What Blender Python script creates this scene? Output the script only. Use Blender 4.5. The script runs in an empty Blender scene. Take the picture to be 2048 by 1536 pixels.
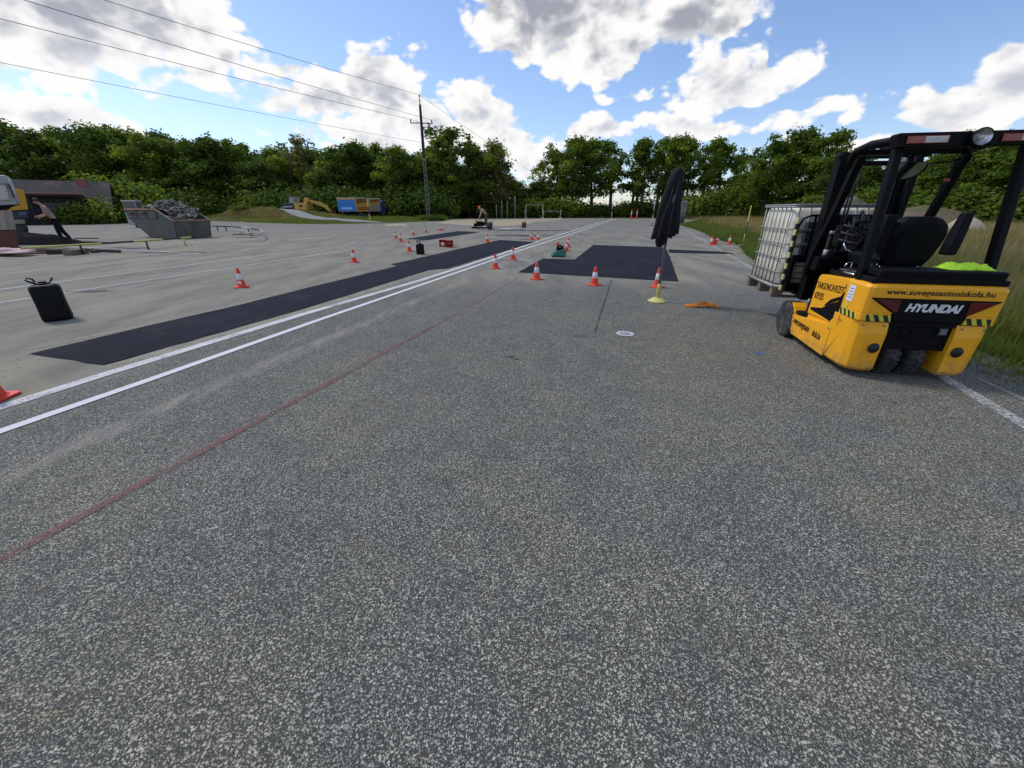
import bpy, bmesh, math, random
import numpy as np
from mathutils import Vector, Matrix, Euler, noise

random.seed(7); rng = np.random.default_rng(7)
sc = bpy.context.scene
C = sc.collection

# ------------------------------------------------------------------ camera
CAM_H = 1.55; F = 800.0; PITCH = math.atan(350/800.0)
cs, sn = math.cos(PITCH), math.sin(PITCH)
cam_d = bpy.data.cameras.new('camera'); cam = bpy.data.objects.new('camera', cam_d); C.objects.link(cam)
cam.location = (0, 0, CAM_H); cam.rotation_euler = (math.pi/2-PITCH, 0, 0)
cam_d.sensor_width = 36; cam_d.lens = 36*F/2048; cam_d.clip_start = 0.05; cam_d.clip_end = 6000
sc.camera = cam

# ------------------------------------------------------------------ light
SUN_EL, SUN_AZ = math.radians(52), math.radians(-62)      # azimuth from +Y towards +X
sun_dir = Vector((math.sin(SUN_AZ)*math.cos(SUN_EL), math.cos(SUN_AZ)*math.cos(SUN_EL), math.sin(SUN_EL)))
sl = bpy.data.lights.new('sun', 'SUN'); sl.energy = 1.5; sl.angle = math.radians(11); sl.color = (1, .95, .87)
so = bpy.data.objects.new('sun', sl); C.objects.link(so)
so.rotation_euler = sun_dir.to_track_quat('Z', 'Y').to_euler()
sc.view_settings.view_transform = 'Standard'; sc.view_settings.look = 'None'
sc.view_settings.gamma = 1; sc.view_settings.exposure = 0.47

# ------------------------------------------------------------------ helpers for measuring the place
def ray(px, py):
    X = (px-1024)/F; Y = (py-768)/F
    return X, cs-sn*Y, -(sn+cs*Y)
def G(px, py, z=0.):            # the spot of ground (height z) seen at this place of the photo
    x, y, u = ray(px, py); k = (z-CAM_H)/u
    return (x*k, y*k)
def D(px, py, d):               # the point at distance d ahead
    x, y, u = ray(px, py); k = d/y
    return Vector((x*k, d, CAM_H+u*k))

# ------------------------------------------------------------------ node helper
class NT:
    def __init__(s, tree): s.t = tree
    def n(s, typ, **kw):
        nd = s.t.nodes.new(typ)
        for k, v in kw.items():
            if k.startswith('i_'):
                key = k[2:]; key = int(key) if key.isdigit() else key
                s.set(nd, key, v)
            else: setattr(nd, k, v)
        return nd
    def set(s, nd, key, v):
        sock = nd.inputs[key]
        if isinstance(v, bpy.types.NodeSocket): s.t.links.new(v, sock)
        elif isinstance(v, bpy.types.Node): s.t.links.new(v.outputs[0], sock)
        else: sock.default_value = v
    def math(s, op, a, b=None, c=None, clamp=False):
        nd = s.t.nodes.new('ShaderNodeMath'); nd.operation = op; nd.use_clamp = clamp
        s.set(nd, 0, a)
        if b is not None: s.set(nd, 1, b)
        if c is not None: s.set(nd, 2, c)
        return nd.outputs[0]
    def vm(s, op, a, b=None, out=0):
        nd = s.t.nodes.new('ShaderNodeVectorMath'); nd.operation = op
        s.set(nd, 0, a)
        if b is not None: s.set(nd, 1, b)
        return nd.outputs[out]
    def scale(s, a, f):
        nd = s.t.nodes.new('ShaderNodeVectorMath'); nd.operation = 'SCALE'
        s.set(nd, 0, a); s.set(nd, 3, f); return nd.outputs[0]
    def noise(s, vec, scale, detail=4, rough=.55, dist=0., out=0, lac=2.):
        nd = s.n('ShaderNodeTexNoise'); s.set(nd, 'Vector', vec)
        nd.inputs['Scale'].default_value = scale; nd.inputs['Detail'].default_value = detail
        nd.inputs['Roughness'].default_value = rough; nd.inputs['Distortion'].default_value = dist
        return nd.outputs[out]
    def ramp(s, fac, lo, hi, a=0., b=1., smooth=True):
        nd = s.t.nodes.new('ShaderNodeMapRange')
        nd.interpolation_type = 'SMOOTHSTEP' if smooth else 'LINEAR'
        s.set(nd, 0, fac); nd.inputs[1].default_value = lo; nd.inputs[2].default_value = hi
        nd.inputs[3].default_value = a; nd.inputs[4].default_value = b
        return nd.outputs[0]
    def mix(s, f, a, b, mode='MIX'):
        nd = s.t.nodes.new('ShaderNodeMix'); nd.data_type = 'RGBA'; nd.blend_type = mode
        s.set(nd, 0, f); s.set(nd, 6, a if not isinstance(a, tuple) or len(a) == 4 else (*a, 1)); s.set(nd, 7, b if not isinstance(b, tuple) or len(b) == 4 else (*b, 1))
        return nd.outputs[2]

# ------------------------------------------------------------------ sky: Nishita air with cumulus clouds mixed in
W = bpy.data.worlds.new('World'); sc.world = W; W.use_nodes = True
wt = W.node_tree; wt.nodes.clear(); n = NT(wt)
SKY_K = 0.1
def px_ang(px, py):
    x, y, u = ray(px, py)
    return math.atan2(x, y), math.atan2(u, math.hypot(x, y))
# each cloud mass: centre and half sizes, measured in the photograph, kept as direction (azimuth, elevation)
CL = [ # x, y, half width, half height, thickness
 (110, 20, 340, 130, 1.3), (340, 60, 160, 90, 1.1), (130, 150, 200, 30, .45), (330, 160, 110, 22, .45), (560, 120, 90, 40, .7), (640, 180, 130, 60, .95), (760, 180, 120, 85, 1.1),
 (840, 230, 120, 60, 1.0), (950, 235, 95, 60, 1.05), (720, 265, 180, 50, .8), (880, 290, 200, 35, .65), (1020, 275, 80, 40, .75),
 (80, 225, 170, 38, .95), (200, 250, 100, 25, .7), (-150, 60, 160, 160, 1.1),
 (1120, 20, 200, 105, 1.3), (1200, 110, 130, 68, 1.05), (1290, 40, 60, 60, .8), (1010, 40, 90, 60, .8), (1390, 30, 105, 85, 1.15), (1440, 60, 90, 55, .9),
 (1480, 165, 140, 62, 1.05), (1400, 165, 70, 35, .7), (1530, 110, 50, 50, .6), (1270, 203, 62, 20, .72), (1080, 310, 90, 50, .8), (1180, 265, 130, 24, .7),
 (1370, 248, 80, 24, .75), (1440, 262, 100, 26, .65), (1640, 230, 95, 42, .85), (1560, 240, 60, 26, .55), (1900, 225, 130, 42, 1.0), (2040, 170, 90, 70, 1.05), (1820, 205, 45, 30, .7), (1850, 275, 160, 26, .7),
 (1505, 5, 25, 25, .5), (350, 25, 150, 60, .6), (560, 205, 120, 40, .5), (1650, 300, 200, 22, .5), (500, 310, 60, 14, .5), (2300, 150, 250, 140, 1.)]
grp = bpy.data.node_groups.new('cloud_density', 'ShaderNodeTree')
grp.interface.new_socket('Vector', in_out='INPUT', socket_type='NodeSocketVector')
grp.interface.new_socket('Density', in_out='OUTPUT', socket_type='NodeSocketFloat')
g = NT(grp); gi = g.n('NodeGroupInput'); go = g.n('NodeGroupOutput')
sep = g.n('ShaderNodeSeparateXYZ', i_0=gi.outputs[0])
hor = g.math('SQRT', g.math('ADD', g.math('MULTIPLY', sep.outputs[0], sep.outputs[0]), g.math('MULTIPLY', sep.outputs[1], sep.outputs[1])))
az = g.math('ARCTAN2', sep.outputs[0], sep.outputs[1]); el = g.math('ARCTAN2', sep.outputs[2], hor)
ae = g.n('ShaderNodeCombineXYZ'); g.set(ae, 0, az); g.set(ae, 1, el)
wv = g.noise(gi.outputs[0], 7., 3, .5, out=1); wv = g.scale(g.vm('SUBTRACT', wv, (.5, .5, .5)), .09)
aew = g.vm('ADD', ae, wv)
best = None
for (x, y, hw, hh, th) in CL:
    a0, e0 = px_ang(x, y); a1, _ = px_ang(x+hw, y); a2, _ = px_ang(x-hw, y); _, e1 = px_ang(x, y-hh); _, e2 = px_ang(x, y+hh)
    ra = max(abs(a1-a2)/2, .01); re = max(abs(e1-e2)/2, .008)
    d = g.vm('MULTIPLY', g.vm('SUBTRACT', aew, (a0, e0, 0)), (1/ra, 1/re, 0))
    L = g.vm('LENGTH', d, out=1)
    v = g.math('MULTIPLY', g.math('SUBTRACT', 1.46, L), th)
    best = v if best is None else g.math('SMOOTH_MAX', best, v, .25)
# clouds round the rest of the sky, behind the camera
back = g.ramp(sep.outputs[1], .25, -.1)
bn = g.ramp(g.noise(gi.outputs[0], 2.6, 2, .5), .45, .62, -1.5, 1.)
up = g.ramp(sep.outputs[2], .72, .9)
bn = g.math('ADD', g.math('MULTIPLY', g.math('ADD', bn, 3.), g.math('MAXIMUM', back, up)), -3.)
best = g.math('MAXIMUM', best, bn)
g.set(go, 0, best)
def puffs(v):       # billows: fractal noise with rounded cells
    pv = n.vm('MULTIPLY', v, (1, 1, 1.5)); f1 = n.noise(pv, 6.5, 8, .62, .2)
    vo = n.n('ShaderNodeTexVoronoi', feature='F1'); n.set(vo, 'Vector', n.vm('ADD', pv, n.scale(n.noise(pv, 14., 1, .5, out=1), .05)))
    vo.inputs['Scale'].default_value = 15.; vo.inputs['Detail'].default_value = 2.; vo.inputs['Roughness'].default_value = .55
    return n.math('ADD', n.math('MULTIPLY', n.math('SUBTRACT', f1, .5), 1.9), n.math('MULTIPLY', n.math('SUBTRACT', .42, vo.outputs['Distance']), .75))
tc = n.n('ShaderNodeTexCoord'); vdir = n.vm('NORMALIZE', tc.outputs['Generated'])
gnode = n.n('ShaderNodeGroup'); gnode.node_tree = grp; n.set(gnode, 0, vdir)
p0_ = puffs(vdir); p1_ = puffs(n.vm('ADD', vdir, tuple(sun_dir*.03)))
d0 = n.math('ADD', gnode.outputs[0], p0_)
d1 = n.math('ADD', gnode.outputs[0], p1_)
alpha = n.ramp(d0, -.02, .24)
thick = n.ramp(d0, .15, 1.30, smooth=False)
relief = n.ramp(n.math('SUBTRACT', d0, d1), -.40, .40, smooth=False)
br = n.math('ADD', n.math('MULTIPLY', relief, .74), n.math('MULTIPLY', n.math('SUBTRACT', 1., thick), .58))
sepw = n.n('ShaderNodeSeparateXYZ', i_0=vdir)
high = n.ramp(sepw.outputs[2], .10, .34)
grey = n.mix(high, (4.3, 4.5, 5.1), (2.6, 2.75, 3.2))
ccol = n.mix(n.ramp(br, .20, .98), grey, (7.2, 7.15, 7.1))
sky = n.n('ShaderNodeTexSky', sky_type='NISHITA', sun_disc=False, sun_elevation=SUN_EL, sun_rotation=SUN_AZ, altitude=150., air_density=1.0, dust_density=.6, ozone_density=2.2)
skyc = n.mix(1., sky.outputs[0], (1.08, 1.1, 1.22), 'MULTIPLY')
col = n.mix(alpha, skyc, ccol)
bg = n.n('ShaderNodeBackground', i_0=col); bg.inputs[1].default_value = SKY_K
wo = n.n('ShaderNodeOutputWorld', i_0=bg)
W.cycles.sampling_method = 'MANUAL'; W.cycles.sample_map_resolution = 512

# ------------------------------------------------------------------ materials
def newmat(name):
    m = bpy.data.materials.new(name); m.use_nodes = True; m.node_tree.nodes.clear()
    q = NT(m.node_tree); b = q.n('ShaderNodeBsdfPrincipled'); o = q.n('ShaderNodeOutputMaterial', i_0=b.outputs[0])
    return m, q, b, o
def mat(name, col, rough=.5, metal=0., var=.12, vs=6., dirt=None, dirt_amt=.0, dirt_s=3., bump=0., bs=60., spec=.5, coat=0., gen='Object'):
    m, q, b, o = newmat(name); t = q.n('ShaderNodeTexCoord').outputs[gen]
    nz = q.noise(t, vs, 5, .6)
    c = q.mix(nz, tuple(max(0, x*(1-var*1.6)) for x in col), tuple(min(1, x*(1+var*1.2)) for x in col))
    if dirt is not None:
        dn = q.ramp(q.noise(t, dirt_s, 7, .68, .3), .62-dirt_amt*.5, .78-dirt_amt*.4)
        c = q.mix(q.math('MULTIPLY', dn, min(1, dirt_amt*1.8+.2)), c, dirt)
    q.set(b, 'Base Color', c); q.set(b, 'Roughness', q.math('ADD', rough-.06, q.math('MULTIPLY', nz, .14)))
    b.inputs['Metallic'].default_value = metal; b.inputs['Specular IOR Level'].default_value = spec
    b.inputs['Coat Weight'].default_value = coat
    if bump:
        bn_ = q.n('ShaderNodeBump', i_Height=q.noise(t, bs, 4, .6)); bn_.inputs['Strength'].default_value = bump; bn_.inputs['Distance'].default_value = .01
        q.set(b, 'Normal', bn_.outputs[0])
    return m

M = {}
M['yellow'] = mat('yellow_paint', (.93, .42, .004), .38, dirt=(.34, .18, .04), dirt_amt=.17, dirt_s=7, var=.07, coat=.15)
def used_yellow():
    m, q, b, o = newmat('used_yellow_paint'); t = q.n('ShaderNodeTexCoord').outputs['Object']; sp = q.n('ShaderNodeSeparateXYZ', i_0=t)
    c = q.mix(q.noise(t, 4., 4, .6), (.86, .375, .003), (.97, .45, .006))
    mp = q.n('ShaderNodeMapping'); q.set(mp, 0, t); mp.inputs['Rotation'].default_value = (.4, .2, .3); mp.inputs['Scale'].default_value = (1., 1., .12)
    c = q.mix(q.math('MULTIPLY', q.ramp(q.noise(mp.outputs[0], 26., 5, .7), .60, .74), .35), c, (.52, .25, .03))
    dust = q.math('MULTIPLY', q.ramp(sp.outputs[2], .34, .06), q.ramp(q.noise(t, 9., 6, .7), .36, .66))
    c = q.mix(q.math('MULTIPLY', dust, .62), c, (.26, .19, .10))
    chip = q.math('MULTIPLY', q.ramp(q.noise(t, 55., 4, .7), .665, .69), q.ramp(q.noise(t, 5., 3, .6), .5, .62))
    c = q.mix(q.math('MULTIPLY', chip, .85), c, (.06, .04, .03))
    q.set(b, 'Base Color', c); q.set(b, 'Roughness', q.math('ADD', .32, q.math('MULTIPLY', q.math('MAXIMUM', dust, q.noise(t, 7., 5, .7)), .3)))
    b.inputs['Coat Weight'].default_value = .12
    bp = q.n('ShaderNodeBump', i_Height=q.noise(t, 3.5, 3, .5)); bp.inputs['Strength'].default_value = .12; bp.inputs['Distance'].default_value = .01; q.set(b, 'Normal', bp.outputs[0])
    return m
M['yellow'] = used_yellow()
M['black'] = mat('black_paint', (.0025, .003, .004), .5, spec=.14, var=.3, dirt=(.07, .065, .06), dirt_amt=.08, dirt_s=8)
M['black_plastic'] = mat('black_plastic', (.0045, .005, .006), .6, spec=.14, var=.25, bump=.15, bs=300, dirt=(.09, .085, .075), dirt_amt=.1, dirt_s=6)
M['vinyl'] = mat('black_vinyl', (.003, .0035, .0045), .55, spec=.16, var=.2, bump=.2, bs=90)
M['rubber'] = mat('tyre_rubber', (.027, .028, .029), .8, var=.3, dirt=(.12, .11, .095), dirt_amt=.3, dirt_s=9, bump=.2, bs=120)
M['steel'] = mat('galvanised_steel', (.30, .30, .29), .55, metal=.5, var=.18, vs=20, dirt=(.22, .19, .15), dirt_amt=.12)
M['chrome'] = mat('chrome', (.75, .76, .78), .12, metal=1., var=.05)
M['red_lens'] = mat('red_lens', (.22, .006, .007), .15, var=.3, vs=60, coat=.5)
M['dark_red'] = mat('dark_red_lens', (.12, .006, .008), .22, var=.3, vs=30, coat=.4)
M['clear_lens'] = mat('clear_lens', (.62, .60, .60), .12, var=.5, vs=90, coat=.5)
M['white_letter'] = mat('white_letter', (.72, .73, .75), .3, var=.04)
M['brown_letter'] = mat('brown_letter', (.045, .014, .008), .5, var=.2)
M['black_letter'] = mat('black_letter', (.02, .013, .008), .5, var=.2)
M['tape_yellow'] = mat('tape_yellow', (.68, .58, .05), .5, var=.08, dirt=(.2, .15, .05), dirt_amt=.1)
M['tape_black'] = mat('tape_black', (.012, .012, .012), .5)
M['white_sticker'] = mat('white_sticker', (.75, .77, .80), .5, var=.04)
M['sticker_text'] = mat('sticker_text', (.2, .25, .36), .6)
M['hivis'] = mat('hi_vis_fabric', (.55, .95, .04), .8, var=.08, bump=.25, bs=150)
M['tank'] = mat('tank_plastic', (.80, .76, .62), .4, var=.10, vs=3, dirt=(.42, .31, .14), dirt_amt=.32, dirt_s=2.2)
M['tank_label'] = mat('tank_label', (.035, .037, .055), .5, var=.3)
M['wood'] = mat('weathered_wood', (.20, .15, .11), .85, var=.35, vs=14, bump=.4, bs=40, dirt=(.07, .055, .04), dirt_amt=.3)
M['dark_wood'] = mat('dark_wood', (.055, .038, .03), .85, var=.35, vs=14, bump=.4, bs=40)
M['orange_cloth'] = mat('orange_cloth', (.72, .22, .025), .9, var=.15, vs=9, dirt=(.25, .12, .05), dirt_amt=.15, bump=.3, bs=80)
M['skin'] = mat('skin', (.48, .26, .17), .55, var=.1)
M['hair'] = mat('hair', (.03, .02, .015), .7)
M['pink_shirt'] = mat('pink_beige_shirt', (.42, .27, .22), .9, var=.12, bump=.3, bs=30)
M['dark_cloth'] = mat('black_cloth', (.002, .0022, .004), .9, var=.3, vs=14, bump=.3, bs=40)
M['grey_trousers'] = mat('grey_trousers', (.06, .06, .065), .9, var=.3)
M['orange_hat'] = mat('orange_hat', (.85, .17, .02), .7)
M['cone_red'] = mat('cone_red', (.78, .055, .018), .5, var=.15, vs=12, dirt=(.18, .06, .04), dirt_amt=.15, dirt_s=11)
M['cone_white'] = mat('cone_white', (.74, .73, .74), .5, var=.08, dirt=(.35, .3, .28), dirt_amt=.12, dirt_s=14)
M['can_black'] = mat('can_black_plastic', (.003, .0035, .0045), .5, spec=.2, var=.3, bump=.1, bs=30, dirt=(.05, .048, .045), dirt_amt=.08)
M['green_plastic'] = mat('green_plastic', (.012, .16, .11), .45, var=.2, dirt=(.05, .06, .05), dirt_amt=.1)
M['pale_yellow'] = mat('faded_yellow_paint', (.62, .56, .20), .7, var=.15, vs=20, dirt=(.25, .21, .08), dirt_amt=.25, dirt_s=14)
M['bright_yellow'] = mat('yellow_pole_paint', (.50, .46, .10), .6, var=.12, dirt=(.25, .22, .1), dirt_amt=.12)
M['pole_grey'] = mat('pole_grey_paint', (.17, .175, .18), .6, var=.2)
M['skip'] = mat('rusty_skip_paint', (.125, .14, .125), .8, var=.4, vs=2.2, dirt=(.15, .10, .07), dirt_amt=.3, dirt_s=1.6, bump=.3, bs=12)
M['skip_red'] = mat('faded_red_rim', (.24, .075, .055), .75, var=.3, dirt=(.25, .17, .12), dirt_amt=.35, dirt_s=3)
M['rubble'] = mat('broken_asphalt', (.27, .245, .20), .95, var=.4, vs=3, bump=.6, bs=14)
M['fresh_pile'] = mat('loose_black_asphalt', (.0045, .005, .007), .95, spec=.08, var=.4, vs=6, bump=1., bs=22)
M['white_paint'] = mat('white_paint', (.42, .42, .39), .6, var=.12, dirt=(.3, .28, .24), dirt_amt=.15)
M['grey_paint'] = mat('grey_paint', (.35, .36, .36), .5, var=.12, dirt=(.2, .18, .15), dirt_amt=.2, dirt_s=2)
M['beige_paint'] = mat('beige_paint', (.30, .255, .20), .7, var=.15, vs=2, dirt=(.16, .10, .06), dirt_amt=.3, dirt_s=1.5)
M['rust_brown'] = mat('rust_brown', (.15, .06, .035), .85, var=.3, vs=3, dirt=(.10, .07, .05), dirt_amt=.3)
M['blue_paint'] = mat('blue_paint', (.02, .20, .62), .4, var=.1)
M['dark_blue'] = mat('dark_blue_paint', (.012, .035, .20), .4, var=.2)
M['ochre'] = mat('ochre_panel', (.62, .28, .03), .6, var=.1)
M['pale_blue'] = mat('pale_blue_panel', (.3, .55, .8), .5)
M['mach_yellow'] = mat('machine_yellow', (.66, .40, .075), .5, var=.12, dirt=(.2, .13, .06), dirt_amt=.2, dirt_s=2)
M['glass'] = mat('dark_window_glass', (.05, .065, .075), .08, var=.2, spec=.8)
M['roof'] = mat('old_grey_roof', (.066, .054, .054), .85, var=.3, vs=1.2, dirt=(.16, .10, .09), dirt_amt=.25, dirt_s=.8, bump=.4, bs=8)
M['awning'] = mat('pink_brown_awning', (.26, .16, .15), .8)
M['wall_dark'] = mat('shed_wall', (.10, .10, .105), .9, var=.2, vs=1)
M['wire'] = mat('wire', (.03, .03, .035), .6)
M['concrete'] = mat('old_concrete', (.17, .175, .15), .9, var=.2, vs=3, dirt=(.12, .12, .11), dirt_amt=.2, bump=.3, bs=20)
M['dark_pole'] = mat('tarred_top', (.03, .03, .035), .8)
M['bark'] = mat('bark', (.055, .045, .036), .95, var=.4, vs=2, bump=.6, bs=8)
M['bark_pale'] = mat('pale_bark', (.20, .17, .14), .95, var=.3, vs=2, bump=.6, bs=8)
M['pink_bag'] = mat('pink_paper_bag', (.60, .42, .40), .8, var=.15)
M['stone'] = mat('pale_stone', (.30, .28, .23), .9, var=.3, bump=.5, bs=20)
M['box_red'] = mat('box_red', (.55, .03, .015), .55, var=.2, dirt=(.15, .04, .02), dirt_amt=.15)

def leafmat(name, a, b, c, trans=.35):
    m, q, bs_, o = newmat(name)
    geo = q.n('ShaderNodeNewGeometry'); oi = q.n('ShaderNodeObjectInfo'); t = q.n('ShaderNodeTexCoord').outputs['Object']
    r = geo.outputs['Random Per Island']
    col = q.mix(r, a, b); col = q.mix(q.ramp(q.noise(t, .55, 3, .5), .42, .66), col, c)
    tint = q.mix(oi.outputs['Random'], (.92, .88, 1.0), (1.5, 1.25, 1.15)); col = q.mix(1., col, tint, 'MULTIPLY')
    q.set(bs_, 'Base Color', col); bs_.inputs['Roughness'].default_value = .55; bs_.inputs['Specular IOR Level'].default_value = .08
    tr = q.n('ShaderNodeBsdfTranslucent', i_0=q.mix(1., col, (1.3, 1.4, .6), 'MULTIPLY'))
    mx = q.n('ShaderNodeMixShader'); mx.inputs[0].default_value = trans
    q.t.links.new(bs_.outputs[0], mx.inputs[1]); q.t.links.new(tr.outputs[0], mx.inputs[2]); q.t.links.new(mx.outputs[0], o.inputs[0])
    return m
M['leaf'] = leafmat('leaf_mid_green', (.065, .125, .018), (.165, .24, .036), (.10, .155, .024), .45)
M['leaf_dark'] = leafmat('leaf_dark_green', (.042, .090, .017), (.105, .17, .032), (.070, .115, .022), .4)
M['leaf_light'] = leafmat('leaf_light_green', (.12, .20, .028), (.24, .32, .055), (.15, .21, .035), .48)
M['leaf_brown'] = leafmat('leaf_brown_green', (.12, .115, .045), (.21, .18, .085), (.08, .12, .03))
M['grass'] = leafmat('grass_blade', (.10, .145, .035), (.21, .225, .075), (.09, .13, .03), .35)
M['grass_dry'] = leafmat('dry_grass_blade', (.22, .19, .10), (.33, .28, .17), (.17, .17, .075), .35)
M['grass_green'] = leafmat('fresh_grass_blade', (.075, .13, .025), (.16, .215, .05), (.10, .15, .035), .35)

# ---- asphalt, ground
LX, LY = .963, -.268          # normal of the white lane line
def line_dist(q, pos):        # metres to the right of the lane line
    s_ = q.n('ShaderNodeSeparateXYZ', i_0=pos)
    return q.math('ADD', q.math('MULTIPLY', q.math('ADD', s_.outputs[0], 3.88), LX), q.math('MULTIPLY', q.math('SUBTRACT', s_.outputs[1], 2.63), LY)), s_
def asphalt():
    m, q, b, o = newmat('worn_aggregate_asphalt'); t = q.n('ShaderNodeTexCoord').outputs['Object']
    ld, s_ = line_dist(q, t)
    wob = q.math('MULTIPLY', q.math('SUBTRACT', q.noise(t, 1.3, 4, .6), .5), 1.1)
    right = q.ramp(q.math('ADD', ld, q.math('MULTIPLY', wob, .25)), -.62, -.34)
    near = q.ramp(q.math('ADD', s_.outputs[1], wob), 10.5, 7.6)
    agg = q.math('MULTIPLY', right, near)
    # stones
    tw = q.vm('ADD', t, q.scale(q.noise(t, 90., 2, .5, out=1), .010))
    def stones(scale, thr):
        v = q.n('ShaderNodeTexVoronoi', feature='F1'); q.set(v, 'Vector', tw); v.inputs['Scale'].default_value = scale
        sc_ = q.n('ShaderNodeSeparateColor', i_0=v.outputs['Color'])
        size = q.math('MULTIPLY', sc_.outputs[0], thr)
        return q.math('MULTIPLY', q.ramp(q.math('SUBTRACT', size, v.outputs['Distance']), -.03, .06), 1.), sc_
    s1, c1 = stones(122., .60); s2, c2 = stones(230., .56)
    patchy = q.noise(t, .9, 5, .6); patchy2 = q.noise(t, 3.5, 5, .65)
    dens_ = q.ramp(patchy2, .30, .62, .74, 1.)
    st = q.math('MULTIPLY', q.math('MAXIMUM', s1, q.math('MULTIPLY', s2, .8)), dens_)
    binder = q.mix(q.noise(t, 45., 4, .7), (.036, .038, .037), (.088, .089, .084))
    stc = q.mix(c1.outputs[1], (.27, .268, .24), (.55, .54, .49))
    stc = q.mix(q.math('MULTIPLY', q.ramp(q.noise(t, 5.5, 3, .5), .6, .75), .6), stc, (.34, .31, .17))
    a1 = q.mix(st, binder, stc)
    a1 = q.mix(1., a1, q.mix(q.ramp(patchy, .3, .7), (.93, .95, .97), (1.10, 1.09, 1.02)), 'MULTIPLY')
    # finer, paler asphalt further on and left of the line
    strv = q.n('ShaderNodeMapping'); q.set(strv, 0, t); strv.inputs['Rotation'].default_value = (0, 0, math.radians(15.5)); strv.inputs['Scale'].default_value = (1., .22, 1.)
    streak = q.noise(strv.outputs[0], 1.6, 7, .66); streak2 = q.noise(strv.outputs[0], 9., 5, .7)
    fine = q.noise(t, 70., 3, .7)
    base2 = q.mix(q.ramp(streak, .28, .72), (.150, .150, .147), (.315, .305, .270))
    base2 = q.mix(q.math('MULTIPLY', q.ramp(streak2, .5, .75), .35), base2, (.135, .137, .142))
    dust = q.ramp(q.noise(t, .45, 5, .6, .6), .47, .66)
    base2 = q.mix(q.math('MULTIPLY', dust, .5), base2, (.35, .32, .24))
    base2 = q.mix(1., base2, q.mix(fine, (.5, .5, .5), (1.5, 1.5, 1.47)), 'MULTIPLY')
    crumbs = q.n('ShaderNodeTexVoronoi', feature='F1'); q.set(crumbs, 'Vector', t); crumbs.inputs['Scale'].default_value = 9.
    crm = q.math('MULTIPLY', q.ramp(crumbs.outputs['Distance'], .17, .11), q.ramp(q.noise(t, .8, 4, .6), .50, .62))
    base2 = q.mix(q.math('MULTIPLY', crm, .8), base2, (.03, .03, .035))
    far = q.ramp(s_.outputs[1], 16., 45.)
    base2 = q.mix(q.math('MULTIPLY', far, .45), base2, (.20, .20, .205))
    base2 = q.mix(q.math('MULTIPLY', q.math('SUBTRACT', 1., right), .12), base2, (.33, .30, .22))
    col = q.mix(agg, base2, a1)
    # scuffs on the near part, parallel to the lane
    sc1 = q.math('MULTIPLY', q.ramp(q.math('ABSOLUTE', q.math('SUBTRACT', ld, q.math('ADD', .78, q.math('MULTIPLY', wob, .12)))), .17, .05), q.ramp(streak2, .35, .7))
    green = q.math('MULTIPLY', q.ramp(q.noise(t, .7, 5, .6, .3), .50, .66), q.ramp(s_.outputs[0], .5, 2.5))
    col = q.mix(q.math('MULTIPLY', green, .35), col, q.mix(1., col, (1.13, 1.10, .80), 'MULTIPLY'))
    col = q.mix(q.math('MULTIPLY', sc1, .65), col, (.32, .31, .28))
    sc2 = q.math('MULTIPLY', q.ramp(q.noise(strv.outputs[0], 5., 6, .75, .5), .58, .70), q.ramp(ld, 2.8, .2))
    oil = q.ramp(q.noise(t, 2.2, 5, .7, .8), .66, .76)
    col = q.mix(q.math('MULTIPLY', oil, .22), col, (.05, .05, .05))
    col = q.mix(q.math('MULTIPLY', sc2, .5), col, (.34, .335, .31))
    col = q.mix(1., col, q.mix(agg, (.88, .85, .76), (1.03, .995, .915)), 'MULTIPLY')
    q.set(b, 'Base Color', col); b.inputs['Roughness'].default_value = .88; b.inputs['Specular IOR Level'].default_value = .25
    bp = q.n('ShaderNodeBump', i_Height=q.math('ADD', q.math('MULTIPLY', st, agg), q.math('MULTIPLY', fine, .6))); bp.inputs['Strength'].default_value = .35; bp.inputs['Distance'].default_value = .004
    q.set(b, 'Normal', bp.outputs[0])
    return m
M['asphalt'] = asphalt()
def fresh():
    m, q, b, o = newmat('fresh_black_asphalt'); t = q.n('ShaderNodeTexCoord').outputs['Object']
    mp = q.n('ShaderNodeMapping'); q.set(mp, 0, t); mp.inputs['Rotation'].default_value = (0, 0, math.radians(15.5)); mp.inputs['Scale'].default_value = (1., .15, 1.)
    c = q.mix(q.noise(t, 75., 3, .8), (.002, .003, .006), (.024, .026, .038))
    c = q.mix(q.ramp(q.noise(mp.outputs[0], 5., 5, .7), .42, .68), c, (.021, .023, .033))
    c = q.mix(q.math('MULTIPLY', q.ramp(q.noise(t, 1.1, 6, .7, .6), .50, .68), .7), c, (.033, .034, .040))
    v = q.n('ShaderNodeTexVoronoi', feature='F1'); q.set(v, 'Vector', t); v.inputs['Scale'].default_value = 60.
    c = q.mix(q.math('MULTIPLY', q.ramp(v.outputs['Distance'], .22, .12), q.ramp(q.noise(t, 20., 3, .6), .5, .6)), c, (.07, .07, .075))
    q.set(b, 'Base Color', c); b.inputs['Roughness'].default_value = .85; b.inputs['Specular IOR Level'].default_value = .10
    bp = q.n('ShaderNodeBump', i_Height=q.noise(t, 90., 3, .75)); bp.inputs['Strength'].default_value = .8; bp.inputs['Distance'].default_value = .008
    q.set(b, 'Normal', bp.outputs[0]); return m
M['fresh'] = fresh()
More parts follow.
